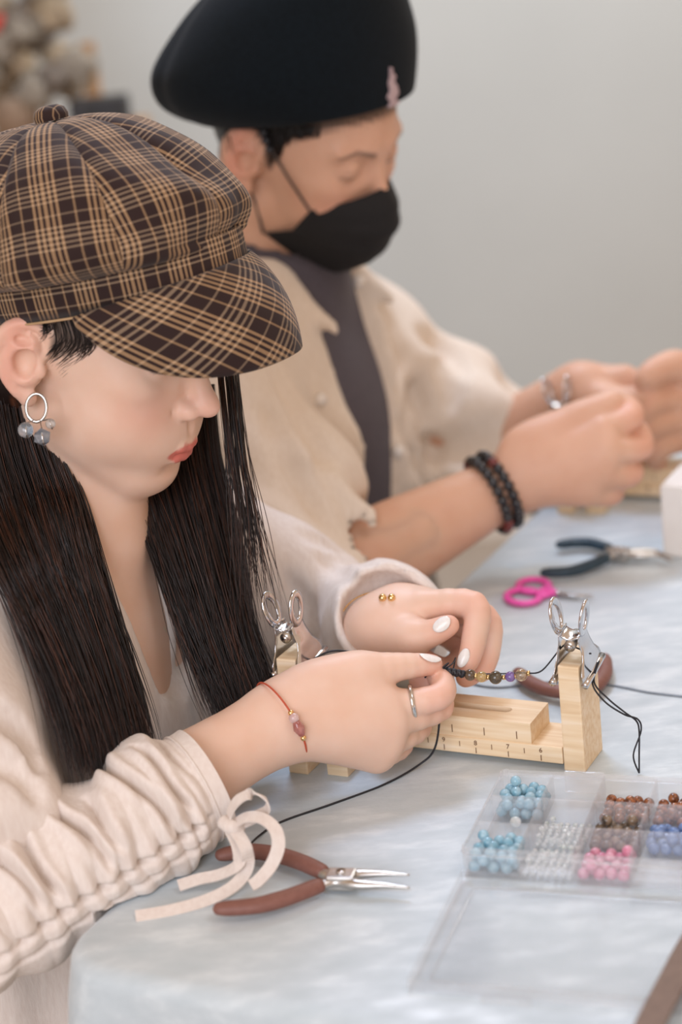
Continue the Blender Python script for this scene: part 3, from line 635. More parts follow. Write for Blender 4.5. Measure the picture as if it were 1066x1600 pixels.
def add_head(Fd, H, female=True):
    c = H.sc
    def el(p, r, k=1.0, sub=False, A=None): Fd.ell(H.p(*p), np.asarray(r) * c, H.R if A is None else H.R @ A, k * c, sub)
    def ca(a, b, ra, rb, k=1.0, sub=False): Fd.cap(H.p(*a), H.p(*b), ra * c, rb * c, k * c, sub)
    el((-0.4, 0, 4.0), (9.3, 7.3, 8.8), 0)
    el((3.2, 0, 0.8), (5.9, 6.3, 7.6), 2.0)
    el((4.9, 0, -3.6), (4.5, 4.5, 4.6), 2.0)
    el((3.4, 0, -5.0), (4.6, 4.9, 3.3), 2.0)
    for s in (-1, 1):
        ca((0.8, s * 5.0, -4.6), (6.6, s * 1.9, -7.9), 1.55, 1.35, 2.2)
        el((5.4, s * 3.6, -2.4), (2.7, 2.4, 3.0), 1.6)
        el((5.9, s * 4.1, 0.2), (2.2, 1.8, 1.5), 1.4)
        if female: el((4.3, s * 4.0, -3.4), (3.2, 2.1, 3.0), 1.6)
        ca((8.3, s * 1.2, 4.1), (7.4, s * 4.4, 4.0), 0.75, 0.6, 1.2)
    el((7.5, 0, -8.0), (1.7, 1.9, 1.55), 1.6)
    el((7.95, 0, -4.7), (1.75, 2.7, 2.1), 1.9)
    for s in (-1, 1): el((6.9, s * 2.5, -3.9), (1.9, 1.8, 2.3), 1.9)
    for s in (-1, 1):
        el((9.1, s * 3.2, 2.2), (1.3, 1.9, 1.15), 1.2, True)
        el((7.25, s * 3.1, 2.2), (1.55, 1.5, 1.45), 0.45)
        ca((8.55, s * 2.0, 2.15), (8.35, s * 4.1, 2.15), 0.10, 0.10, 0.16, True)
    # nose
    ca((8.4, 0, 3.0), (10.4, 0, -0.6), 0.62, 0.80, 0.9)
    el((10.75, 0, -1.25), (1.1, 0.98, 0.92), 0.7)
    for s in (-1, 1):
        el((9.85, s * 1.15, -1.75), (0.95, 0.68, 0.72), 0.45)
        el((10.25, s * 0.60, -2.45), (0.48, 0.34, 0.40), 0.2, True, rotm((0, 0, 1), s * 0.4))
        ca((8.85, s * 2.1, -1.9), (8.95, s * 2.4, -2.6), 0.06, 0.04, 0.5, True)
    ca((9.75, 0, -2.8), (9.95, 0, -3.7), 0.16, 0.2, 0.5, True)
    # lips
    for s in (-1, 1):
        ca((8.35, s * 2.15, -5.38), (9.75, s * 0.85, -4.92), 0.20, 0.40, 0.4); ca((9.75, s * 0.85, -4.92), (9.95, 0, -5.0), 0.40, 0.36, 0.4)
        ca((8.3, s * 2.0, -5.45), (9.45, s * 0.85, -5.88), 0.20, 0.46, 0.4); ca((9.45, s * 0.85, -5.88), (9.6, 0, -5.92), 0.46, 0.46, 0.4)
        ca((8.5, s * 2.35, -5.38), (10.0, s * 0.85, -5.40), 0.07, 0.09, 0.2, True); ca((10.0, s * 0.85, -5.40), (10.3, 0, -5.42), 0.09, 0.09, 0.2, True)
    el((9.55, 0, -6.95), (0.7, 1.4, 0.35), 0.9, True)
    # ears
    for s in (-1, 1):
        def e(x, z, dy=0.0): return (x, s * (6.95 - 0.42 * (x - 0.9) + dy), z)
        ca(e(-0.3, -0.8, -.25), e(-0.7, 1.4, -.25), 1.0, 1.35, 0.5); ca(e(-0.6, 1.6, -.1), e(-1.6, 2.3, 0.0), 0.9, 0.8, 0.4); ca(e(-1.2, 0.6, -.1), e(-1.8, 1.9, 0.0), 0.8, 0.7, 0.3)
        helix = [e(0.35, 0.5, .25), e(0.95, 1.5, .15), e(0.75, 2.6, .15), e(-0.2, 3.25, .2), e(-1.35, 3.1, .3), e(-2.15, 2.2, .35), e(-2.3, 1.0, .35), e(-1.95, -0.3, .3), e(-1.35, -1.5, .2), e(-0.65, -2.3, .1)]
        hs = spline(helix, 4); Fd.chain([H.p(*q) for q in hs], [np.interp(i / (len(hs) - 1), [0, .15, .5, 1], [.22, .36, .44, .42]) * c for i in range(len(hs))], 0.16 * c)
        el(e(-0.05, -2.45, 0.05), (0.85, 0.42, 0.85), 0.4)
        el(e(-0.25, 0.35, 0.75), (0.95, 0.85, 1.25), 0.25, True)
        el(e(-0.55, 2.1, 0.85), (0.7, 0.5, 0.4), 0.25, True)
        hs = spline([e(-0.5, 1.75, .42), e(-1.35, 1.1, .45), e(-1.45, 0.1, .45), e(-0.95, -0.95, .35), e(-0.25, -1.35, .3)], 3); Fd.chain([H.p(*q) for q in hs], 0.3 * c, 0.2 * c)
        el(e(0.75, -0.15, 0.35), (0.42, 0.42, 0.6), 0.35)
def head_tint(H, V, female=True):
    q = H.local(V); x, y, z = q.T; ay = np.abs(y)
    def g(t): return np.clip(t, 0, 1)
    # lips follow the lip chains
    up = np.interp(ay, [0, .85, 2.2], [-4.62, -4.50, -5.26]); dn = np.interp(ay, [0, .9, 2.1], [-6.38, -6.30, -5.52])
    lips = g((up - z) / 0.14 + .5) * g((z - dn) / 0.14 + .5) * g((x - 8.2) * 3) * g((2.25 - ay) * 4)
    brow = g(1 - np.abs(z - np.interp(ay, [1.2, 3.4, 5.2], [3.75, 4.35, 3.7])) / np.interp(ay, [1.2, 5.2], [.45, .2])) * g((ay - 1.1) * 4) * g((5.2 - ay) * 3) * g((x - 4) * 2)
    lash = g(1 - np.abs(z - (1.62 + .05 * (ay - 3.1) ** 2)) / 0.16) * g((ay - 1.9) * 4) * g((4.5 - ay) * 4) * g((x - 6) * 2)
    flush = 0.28 * np.exp(-(((ay - 4.2) / 2.2) ** 2 + ((z + 1.6) / 1.8) ** 2)) * g((x - 4) / 3) + 0.35 * np.exp(-((x - 11) ** 2 / 1.5 + y ** 2 / 2 + (z + 1.2) ** 2 / 2)) + 0.45 * g((ay - 7.3) / 1.2) * g(2.5 - np.abs(x))
    if female: brow = brow * .7
    zh = np.interp(x, [-9, -1.5, -0.8, 1.0, 2.6, 4.2, 5.6, 7.0, 9.0], [-4.5, -3.0, 3.0, 1.0, 1.2, 2.6, 4.2, 6.6, 7.6]) if female else np.interp(x, [-9, -2.4, -0.8, 1.0, 1.9, 2.9, 4.6, 7.0, 9.0], [-4.0, -2.5, 3.0, -0.4, -0.2, 3.0, 4.6, 6.2, 7.0])
    sc_ = g((z - zh + 0.35 * np.sin(x * 9) * np.sin(y * 7 + z * 5)) / 0.7) * (1 - g((ay - 6.3) * 5) * g((1.35 - x) * 3) * g((x + 3.4) * 3) * g((4.6 - z) * 3))
    brow = np.maximum(brow, sc_)
    return dict(lips=lips * (1 if female else .35), brow=np.maximum(brow * .85, lash * .9), flush=g(flush))
def cat_attrs(*L):
    keys = ('lips', 'brow', 'flush', 'nail'); return {k: np.concatenate([d.get(k, np.zeros(n)) for d, n in L]) for k in keys}
# ------------------------------------------------------------------ surface probe: first hit of a view ray on an implicit skin
def surf(x, y, Fd, d0=1.1, d1=2.1, off=0.0, lev=0.0):
    ds = np.arange(d0, d1, 0.0015); P = CAM + ray(x, y)[None] * ds[:, None]; I = np.rint((P - Fd.lo) / Fd.h).astype(int)
    ok = ((I >= 0) & (I < Fd.n)).all(1); v = np.full(len(ds), 1.0); v[ok] = Fd.D[I[ok, 0], I[ok, 1], I[ok, 2]]
    h = np.argmax(v < lev)
    return Pd(x, y, ds[h] - off) if v[h] < lev else None
def creases(Fd, lines, r, k, d0=1.1, d1=2.2):
    """press fold lines into a cloth skin"""
    done = []
    for ln in lines:
        P = [surf(x, y, Fd, d0, d1) for x, y in spline(np.array(ln, float), 4)[:, :2]]; done.append([p for p in P if p is not None])
    for P in done:
        n = len(P)
        if n > 2: Fd.chain(P, [r * (0.35 + .65 * math.sin(math.pi * i / (n - 1))) for i in range(n)], k, True)
# ================================================================== the woman
M_SKINW = mat_skin('light_skin', '#deb9a2', '#e4c5b2')
HW = Head((-0.169, 1.356, 1.0685), head_rot(1.0, 20.3, 0.5), 0.0095)
NB = TUV(0.276, -0.145, 0.200); RSH = TUV(0.118, -0.150, 0.135); LSH = TUV(0.415, -0.120, 0.125)
RELB = Pd(-60, 1428, 1.268); LELB = TUV(0.515, -0.005, 0.0)
RW = Pd(440, 1126, 1.360); LW = Pd(592, 982, 1.452)
TR = np.stack([E2, E1, ZZ], 1)                                   # body axes: forward, left, up
woman = thing('person', TUV(0.27, -0.20, -TZ), 'person in a plaid cap and beige blouse knotting a bracelet', 'person')

def hand(Fd, wrist, fore, thumb, fingers, palm_r=0.0125, k=0.008):
    """fingers: list of [MCP, PIP, DIP, tip] (world points) with radii"""
    for (pts, rs) in fingers:
        Fd.cap(wrist + (pts[0] - wrist) * 0.12, pts[0], 0.0185, palm_r, k * 1.8)
    for (pts, rs) in fingers:
        sp_ = spline(pts, 4); n = len(sp_); rr = np.interp(np.linspace(0, len(pts) - 1, n), range(len(pts)), rs)
        Fd.chain(sp_, rr, 0.0022)
    tp, tr = thumb; sp_ = spline(tp, 4); n = len(sp_); rr = np.interp(np.linspace(0, len(tp) - 1, n), range(len(tp)), tr); Fd.chain(sp_[:n // 2 + 1], rr[:n // 2 + 1], 0.007); Fd.chain(sp_[n // 2:], rr[n // 2:], 0.0018)
def D3(*l): return [Pd(*p) for p in l]
# right hand (near): pinch with the back of the hand towards the camera
Fr = Field(*(lambda A: (A.min(0) - 0.05, A.max(0) + 0.03))(np.array([Pd(300, 1250, 1.32), Pd(720, 1040, 1.42), Pd(600, 1210, 1.42), Pd(560, 1000, 1.36)])), 0.0013)
e_r = unit(RELB - RW)
Rf = [(D3((602, 1104, 1.372), (683, 1090, 1.371), (692, 1068, 1.386), (682, 1053, 1.396)), (.0105, .0092, .0086, .0072)),
      (D3((612, 1128, 1.366), (688, 1106, 1.392), (668, 1078, 1.404), (655, 1064, 1.405)), (.0112, .0092, .0085, .0072)),
      (D3((604, 1160, 1.370), (655, 1136, 1.402), (632, 1108, 1.414), (610, 1096, 1.410)), (.0110, .0090, .0082, .007)),
      (D3((588, 1182, 1.379), (628, 1164, 1.405), (606, 1136, 1.415), (590, 1122, 1.412)), (.0100, .0082, .0074, .0065))]
hand(Fr, RW, RELB, (D3((478, 1078, 1.366), (548, 1050, 1.370), (622, 1042, 1.376), (677, 1038, 1.386)), (.0165, .0128, .0100, .0070)), Rf)
Fr.ell(Pd(520, 1105, 1.366), (0.048, 0.030, 0.019), np.stack([unit(Pd(606, 1125, 1.366) - RW), unit(IY), _f], 1), 0.012)
wax = np.stack([unit(RELB - RW), unit(np.cross(_f, RELB - RW)), unit(_f - unit(RELB - RW) * (_f @ unit(RELB - RW)))], 1)
Fr.ell(RW, (0.030, 0.0255, 0.0195), wax, 0.014)
for i, t in enumerate(np.linspace(0.0, 0.62, 9)):
    w = RW + (RELB - RW) * t; q = np.interp(t, [0, .12, .35, .62], [.0255, .0262, .0305, .036]); Fr.ell(w, (0.026, q, q * np.interp(t, [0, .4], [.80, .95])), wax, 0.012)
Vr, Qr = Fr.mesh(2)
# left hand (far): thumb towards the camera, fingers bent down
Fl = Field(*(lambda A: (A.min(0) - 0.045, A.max(0) + 0.035))(np.array([Pd(560, 960, 1.50), Pd(770, 1060, 1.44), Pd(700, 930, 1.50), Pd(640, 1030, 1.40)])), 0.0013)
Lf = [(D3((662, 946, 1.436), (740, 946, 1.422), (741, 998, 1.414), (731, 1036, 1.409)), (.0115, .0103, .0090, .0075)),
      (D3((668, 945, 1.456), (756, 964, 1.448), (763, 1014, 1.436), (752, 1050, 1.426)), (.0112, .0100, .0090, .0078)),
      (D3((668, 955, 1.474), (748, 990, 1.466), (752, 1036, 1.450), (728, 1058, 1.436)), (.0108, .0096, .0088, .0078)),
      (D3((660, 970, 1.488), (722, 1012, 1.478), (700, 1044, 1.460), (662, 1030, 1.448)), (.0100, .0086, .0080, .0072))]
hand(Fl, LW, LELB, (D3((612, 992, 1.440), (640, 996, 1.424), (672, 990, 1.414), (702, 977, 1.409)), (.0165, .0125, .0100, .0076)), Lf)
lax = np.stack([unit(LELB - LW), unit(np.cross(_f, LELB - LW)), unit(_f - unit(LELB - LW) * (_f @ unit(LELB - LW)))], 1)
Fl.ell(Pd(625, 965, 1.457), (0.028, 0.024, 0.026), lax, 0.012)
for t in np.linspace(0.0, 0.4, 6):
    w = LW + (LELB - LW) * t; q = np.interp(t, [0, .4], [.0245, .029]); Fl.ell(w, (0.026, q, q * .85), lax, 0.012)
Vl, Ql = Fl.mesh(2)
# head, neck and upper chest
Fh = Field(np.minimum(HW.o - 0.145, TUV(0.1, -0.26, 0.02).min()), HW.o + 0.15, 0.002) if False else Field(np.array([HW.o[0] - 0.20, HW.o[1] - 0.17, TZ + 0.06]), np.array([HW.o[0] + 0.16, HW.o[1] + 0.19, HW.o[2] + 0.13]), 0.0019)
add_head(Fh, HW)
def body(Fd, grow=0.0):
    Fd.ell(TUV(0.272, -0.145, 0.06), np.array((0.093, 0.165, 0.155)) + grow, TR, 0.03)
    Fd.cap(NB, RSH, 0.050 + grow, 0.048 + grow, 0.03); Fd.cap(NB, LSH, 0.050 + grow, 0.048 + grow, 0.03)
Fh.cap(HW.p(-2.0, 0, -2.5), NB + E2 * 0.012, 0.050, 0.052, 0.012); body(Fh)
Fh.cap(HW.p(3.2, 0, -8.3), NB + E2 * 0.055 - ZZ * 0.02, 0.016, 0.015, 0.04)
Vh, Qh = Fh.mesh(1)
# trunk and upper arms under the clothes
Ft = Field(TUV(0.27, -0.17, -0.10) - 0.36, TUV(0.27, -0.17, -0.05) + 0.36, 0.008)
body(Ft, -0.004); Ft.ell(TUV(0.27, -0.19, -0.16), (0.12, 0.17, 0.22), TR, 0.05)
Ft.cap(RSH, RELB, 0.044, 0.036, 0.02); Ft.cap(RELB, RW + (RELB - RW) * 0.5, 0.036, 0.030, 0.01); Ft.cap(LSH, LELB, 0.044, 0.036, 0.02); Ft.cap(LELB, LW + (LELB - LW) * 0.3, 0.036, 0.027, 0.01)
Vt, Qt = Ft.mesh(1)
def flush_tips(V, tips): d = np.min([np.linalg.norm(V - t, axis=1) for t in tips], axis=0); return np.clip(0.42 * (1 - d / 0.022), 0, 1)
Vb = np.concatenate([Vh, Vr, Vl, Vt]); Qb = np.concatenate([Qh, Qr + len(Vh), Ql + len(Vh) + len(Vr), Qt + len(Vh) + len(Vr) + len(Vl)])
tipsR = [f[0][-1] for f in Rf] + [f[0][1] for f in Rf] + [Pd(677, 1038, 1.386)]; tipsL = [f[0][-1] for f in Lf] + [f[0][1] for f in Lf] + [Pd(702, 977, 1.409)]
at = cat_attrs((head_tint(HW, Vh), len(Vh)), (dict(flush=flush_tips(Vr, tipsR)), len(Vr)), (dict(flush=flush_tips(Vl, tipsL)), len(Vl)), ({}, len(Vt)))
mobj('body', Vb, Qb, M_SKINW, woman, attrs=at)
# nails
M_NAIL = simple('pearl_nail_polish', '#e4e2de', '#efedea', 0.18, nscale=300, sheen=0.2)
def nail(c, t, n, l, w):
    t = unit(t); n = unit(n - t * (n @ t)); b_ = np.cross(n, t); bm = bmesh.new(); bmesh.ops.create_uvsphere(bm, u_segments=16, v_segments=10, radius=1.0); V, FC = bm_out(bm)
    V = V * np.array([l / 2, w / 2, 0.0011]); V[:, 2] -= (V[:, 1] ** 2) * 60; V[:, 0] += 0.0
    mobj('fingernail', frame_pts(V, c, t, b_, n), FC, M_NAIL, woman)
nail(Pd(673, 1026, 1.3785), Pd(690, 1031, 1.384) - Pd(656, 1024, 1.378), -IY * 1.0 - _f * 0.45, 0.0175, 0.0105)
nail(Pd(690, 975, 1.4005), Pd(701, 968, 1.4015) - Pd(678, 986, 1.403), -IY * 0.45 - _f - IX * 0.1, 0.0150, 0.0105)
nail(Pd(724, 1028, 1.4015), Pd(718, 1043, 1.402) - Pd(731, 1012, 1.403), -IX * 0.35 - _f, 0.0150, 0.0085)

# ------------------------------------------------------------------ blouse
def mat_linen(name, c1, c2, sc=300.0, bs=0.25, wav=0.0):
    m, nt, N, L, b = newmat(name)
    n = noise_node(nt, sc, 3.0, stretch=(1, 1, 0.25)); n2 = noise_node(nt, 14.0, 3.0); r = ramp(nt, n.outputs['Fac'], [(0.3, c1), (0.7, c2)])
    L.new(r.outputs['Color'], b.inputs['Base Color']); b.inputs['Roughness'].default_value = 0.85; b.inputs['Sheen Weight'].default_value = 0.15; b.inputs['Specular IOR Level'].default_value = 0.2
    ad = N.new('ShaderNodeMath'); ad.operation = 'MULTIPLY_ADD'; ad.inputs[1].default_value = 5.0; L.new(n2.outputs['Fac'], ad.inputs[0]); L.new(n.outputs['Fac'], ad.inputs[2])
    bump(nt, ad.outputs[0], bs, 0.0015, b); return m
M_BLOUSE = mat_linen('beige_crepe', '#dacfc7', '#e3dbd4')
Fb = Field(TUV(0.27, -0.15, -0.12) - np.array([.38, .44, .30]), TUV(0.27, -0.10, 0.0) + np.array([.36, .38, .30]), 0.0042)
body(Fb, 0.0075)
Fb.ell(TUV(0.27, -0.185, -0.13), (0.130, 0.18, 0.24), TR, 0.06)
Fb.chain([LSH, (LSH + LELB) / 2 + E1 * 0.004, LELB], [0.056, 0.054, 0.053], 0.03)
LCU = Pd(600, 962, 1.462)
Fb.chain([LELB, (LELB + LCU) / 2 + ZZ * 0.004, LCU], [0.051, 0.049, 0.041], 0.02)
Fb.chain([RSH, (RSH + RELB) / 2 + E2 * 0.012, RELB], [0.062, 0.066, 0.054], 0.03)
LV_ = unit(LCU - LELB)
def folds(P):
    u = (P - T0) @ E1; v = (P - T0) @ E2; z = P[:, 2] - TZ
    w = smoothnoise(P, 14.0, 3)
    tors = 0.0040 * np.sin(u * 95 + 2.2 * w + z * 8) * np.clip((0.17 - z) / 0.12, 0, 1)
    # arms: diagonal pulls
    dl = np.linalg.norm(P - LELB, axis=1); arm = 0.0050 * np.sin((P @ LV_) * 120 + 3 * smoothnoise(P, 20.0, 5)) * np.exp(-(dl / 0.10) ** 2)
    dr = np.linalg.norm(P - RELB - ZZ * 0.1, axis=1); armr = 0.006 * np.sin(z * 75 + u * 40 + 2.0 * w) * np.exp(-(dr / 0.13) ** 2)
    return -(tors + arm + armr + 0.0022 * smoothnoise(P, 30.0, 9))
Fb.displace(folds)
creases(Fb, [[(-40, 1098), (0, 1117), (26, 1133), (48, 1160), (62, 1205)], [(-40, 1185), (0, 1190), (40, 1215), (62, 1250)], [(300, 930), (318, 990), (330, 1060)], [(285, 960), (290, 1030), (280, 1100)], [(500, 870), (540, 900), (560, 950)], [(470, 830), (520, 850), (580, 880)], [(450, 900), (480, 950), (500, 1000)]], 0.0055, 0.008)
# V neck and left cuff mouth
Fb.chain([TUV(0.276, -0.115, 0.285), TUV(0.276, -0.055, 0.235), TUV(0.266, -0.040, 0.160), TUV(0.258, -0.045, 0.078)], [0.068, 0.054, 0.040, 0.014], 0.004, True)
Fb.cap(NB + ZZ * 0.0, NB + ZZ * 0.12, 0.058, 0.07, 0.006, True)
Fb.cap(LCU + LV_ * 0.012, LCU + LV_ * 0.09, 0.033, 0.06, 0.003, True); Fb.boxp(LCU + LV_ * 0.062, (0.045, 0.09, 0.09), np.stack([LV_, unit(np.cross(LV_, ZZ)), unit(np.cross(np.cross(LV_, ZZ), LV_))], 1), 0, 0.003, True)
Vbl, Qbl = Fb.mesh(1)
# right sleeve: gathered along a drawstring channel
def sleeve():
    C = spline([RELB + unit(RELB - RW) * 0.015, Pd(-5, 1418, 1.272), Pd(85, 1362, 1.285), Pd(180, 1306, 1.298), Pd(262, 1256, 1.312), Pd(322, 1222, 1.323)], 44)
    n = len(C); m = 200; T, N, B = frames(C, up=-_f); s = np.linspace(0, 1, n); th = np.arange(m) / m * 2 * math.pi
    # angle 0 = towards the camera; the channel sits low on the near side
    TH, SS = np.meshgrid(th, s); rg = np.random.default_rng(4)
    base = np.interp(SS, [0, .25, .55, .84, .895, 1], [.054, .051, .049, .046, .0395, .0405])
    sd = 1 if (B[n // 2] @ IY) > 0 else -1
    d = np.angle(np.exp(1j * (TH - sd * math.radians(27))))                    # angle from the channel
    ph = np.cumsum(np.clip(rg.normal(1, .25, n), .3, 2)); ph = ph / ph[-1]
    N1 = 15 * 2 * math.pi; fade = np.clip((0.90 - SS) / 0.08, 0, 1)
    bend = 0.05 * np.abs(d) * np.sin(7 * SS + 1.0)
    f1 = (np.abs(np.sin(0.5 * N1 * (ph[:, None] + bend))) - 0.55) * 0.0085 * np.exp(-np.abs(d) / 0.55)
    f2 = np.sin(0.42 * N1 * (SS + 0.10 * d + 0.03 * np.sin(d * 3))) * 0.0025 * np.exp(-((np.abs(d) - 0.9) / 0.75) ** 2)
    f3 = np.sin(0.19 * N1 * (SS + .10 * np.cos(d)) + .8) * 0.0065 * np.clip(np.abs(d) / 1.2 - .4, 0, 1)
    f1 = f1 * np.where(d * sd > 0, .55, 1.0)
    groove = -0.0055 * np.exp(-(d / 0.05) ** 2) * (1 + .5 * np.sin(1.0 * N1 * ph[:, None])) - 0.0035 * np.exp(-((d - .30) / 0.04) ** 2)
    cr = np.zeros_like(SS); rg2 = np.random.default_rng(14)
    for s0, m_, a0, a1, dp in ((.84, .10, -2.1, -.2, .0085), (.76, .13, -1.7, -.25, .0060), (.66, .10, -2.0, -.1, .0085), (.55, .07, -1.5, -.3, .0070), (.45, .11, -2.2, -.15, .0090), (.34, .05, -1.6, -.2, .0075), (.24, .09, -2.0, -.2, .0080), (.13, .04, -1.5, -.1, .0070)):
        q = -np.abs(d) * 1.0 if False else d * sd; x_ = (SS - s0) - m_ * (q - a0) * .35 + .012 * np.sin(q * 4 + s0 * 30); win = np.clip((q - a0) / .35, 0, 1) * np.clip((a1 - q) / .25, 0, 1)
        cr += win * dp * (-np.exp(-(x_ / .011) ** 2) + .55 * np.exp(-((x_ - .03) / .018) ** 2) + .45 * np.exp(-((x_ + .03) / .018) ** 2))
    R = base + fade * cr + fade * (f1 + f2 + f3 + groove) + 0 * SS
    P = C[:, None] + R[..., None] * (np.cos(TH)[..., None] * N[:, None] + np.sin(TH)[..., None] * B[:, None])
    low = TZ + 0.0015; on = (P @ np.array([0, 0, 1.0])) < low                 # rests on the table top
    P2 = P.copy(); u = (P - T0) @ E1; v = (P - T0) @ E2; tab = on & (u > 0.0) & (v > 0.0); P2[..., 2][tab] = low
    V = P2.reshape(-1, 3); FC = grid_faces(n, m, True)
    # cuff turns in
    k = n * m; inner = C[-1] + (P2[-1] - C[-1]) * 0.90; inner2 = C[-6] + (P2[-6] - C[-6]) * 0.88
    V = np.concatenate([V, inner, inner2]); L_ = np.arange(m); f = np.concatenate([FC, np.stack([(n - 1) * m + L_, (n - 1) * m + (L_ + 1) % m, k + (L_ + 1) % m, k + L_], 1), np.stack([k + L_, k + (L_ + 1) % m, k + m + (L_ + 1) % m, k + m + L_], 1)])
    return V, f, C, T, N, B, sd
Vsl, Fsl, SC, ST, SN, SB, SD = sleeve()
blouse = mobj('blouse', np.concatenate([Vbl, Vsl]), np.concatenate([Qbl, Fsl + len(Vbl)]), M_BLOUSE, woman, label='loose beige crepe blouse with V neck')
def ring_at(i, r, w, name, m, th0=0, n=64):
    A = np.linspace(0, 2 * math.pi, n + 1)[:-1]; c = SC[i]; P = [c + r * (math.cos(a) * SN[i] + math.sin(a) * SB[i]) for a in A]
    return mobj(name, *tube(np.array(P), w, 6, closed=True), m, blouse)
i0 = int(len(SC) * .91); ring_at(i0, 0.0400, 0.0008, 'cuff_seam', M_BLOUSE)
# drawstring bow
KNOT = Pd(362, 1290, 1.272)
bow = [spline(D3((360, 1290, 1.274), (358, 1272, 1.268), (372, 1250, 1.262), (396, 1240, 1.262), (416, 1250, 1.264), (417, 1266, 1.268), (396, 1278, 1.270), (364, 1292, 1.272)), 8),
       spline(D3((362, 1290, 1.270), (385, 1277, 1.262), (410, 1279, 1.258), (430, 1296, 1.254), (435, 1322, 1.252), (424, 1352, 1.252), (404, 1376, 1.250), (392, 1384, 1.249)), 8),
       spline([Pd(358, 1292, 1.270), Pd(372, 1322, 1.262), Pz(372, 1350, 0.018), Pz(345, 1366, 0.010), Pz(310, 1374, 0.007), Pz(279, 1384, 0.005)], 8),
       spline([Pd(364, 1292, 1.268), Pd(384, 1325, 1.258), Pz(386, 1356, 0.014), Pz(366, 1384, 0.007), Pz(325, 1406, 0.003), Pz(270, 1422, 0.002), Pz(212, 1432, 0.002)], 8)]
for C in bow: mobj('drawstring', *ribbon(C, 0.0088, 0.0011, up=np.array([.15, -.45, .88])), M_BLOUSE, blouse, smooth=False)
mobj('drawstring_knot', *tube(spline([KNOT - IX * .006 - IY * .003, KNOT - _f * .006, KNOT + IX * .006 + IY * .002], 6), [0.003] + [0.005] * 11 + [0.003], 10, round_ends=True), M_BLOUSE, blouse)
# ------------------------------------------------------------------ plaid newsboy cap
def mat_plaid():
    m, nt, N, L, b = newmat('brown_tan_plaid'); uv = N.new('ShaderNodeUVMap'); sx = N.new('ShaderNodeSeparateXYZ'); L.new(uv.outputs[0], sx.inputs[0])
    K, G = (0, 0, 0, 1), (1, 1, 1, 1); st = [(0.0, G), (0.050, K), (0.105, G), (0.155, K), (0.210, G), (0.275, K), (0.330, G), (0.380, K), (0.435, G), (0.485, K), (0.745, (0.75, 0.75, 0.75, 1)), (0.785, K)]
    st2 = [(p_ if i_ % 2 == 0 else p_ - (.012 if i_ < 10 else .006), c_) for i_, (p_, c_) in enumerate(st)]
    outs = []
    for ax in ('X', 'Y'):
        fr = N.new('ShaderNodeMath'); fr.operation = 'FRACT'; L.new(sx.outputs[ax], fr.inputs[0]); outs.append(ramp(nt, fr.outputs[0], st if ax == 'X' else st2, 'CONSTANT').outputs['Color'])
    # twill: fine diagonal floats let warp and weft alternate
    tw = N.new('ShaderNodeMath'); tw.operation = 'ADD'; L.new(sx.outputs['X'], tw.inputs[0]); L.new(sx.outputs['Y'], tw.inputs[1])
    ts = N.new('ShaderNodeMath'); ts.operation = 'MULTIPLY'; ts.inputs[1].default_value = 42.0; L.new(tw.outputs[0], ts.inputs[0])
    tf = N.new('ShaderNodeMath'); tf.operation = 'FRACT'; L.new(ts.outputs[0], tf.inputs[0])
    mr = N.new('ShaderNodeMapRange'); mr.inputs[3].default_value = 0.34; mr.inputs[4].default_value = 0.66; L.new(tf.outputs[0], mr.inputs[0])
    c1 = N.new('ShaderNodeMix'); c1.data_type = 'RGBA'; L.new(outs[0], c1.inputs[0]); c1.inputs[6].default_value = lin('#2b1c1a'); c1.inputs[7].default_value = lin('#bb9770')
    c2 = N.new('ShaderNodeMix'); c2.data_type = 'RGBA'; L.new(outs[1], c2.inputs[0]); c2.inputs[6].default_value = lin('#2b1c1a'); c2.inputs[7].default_value = lin('#a08a72')
    mx = N.new('ShaderNodeMix'); mx.data_type = 'RGBA'; L.new(mr.outputs[0], mx.inputs[0]); L.new(c1.outputs[2], mx.inputs[6]); L.new(c2.outputs[2], mx.inputs[7])
    L.new(mx.outputs[2], b.inputs['Base Color']); b.inputs['Roughness'].default_value = 0.85; b.inputs['Sheen Weight'].default_value = 0.1; b.inputs['Specular IOR Level'].default_value = 0.25
    bump(nt, tf.outputs[0], 0.12, 0.0003, b); return m
M_PLAID = mat_plaid(); PER = 0.033
CR = head_rot(1.0, -7.0, 0.5); CC = HW.p(1.5, 0, 4.4)
def CP(A): return CC + np.asarray(A, float) @ CR.T
def rband(f): return np.where(np.cos(f) > 0, np.hypot(0.103 * np.cos(f), 0.081 * np.sin(f)), np.hypot(0.100 * np.cos(f), 0.081 * np.sin(f)))
def rmax(f): c = np.cos(f); return np.where(c > 0, np.hypot(0.109 * c, 0.104 * np.sin(f)), np.hypot(0.130 * c, 0.108 * np.sin(f)))
cap_o = mobj('cap', CP(np.array([(0, 0, 0), (0.001, 0, 0), (0, 0.001, 0.001)])), [[0, 1, 2]], M_PLAID, woman, label='brown and tan plaid newsboy cap')
bpy.data.objects.remove(cap_o); del WL['cap']
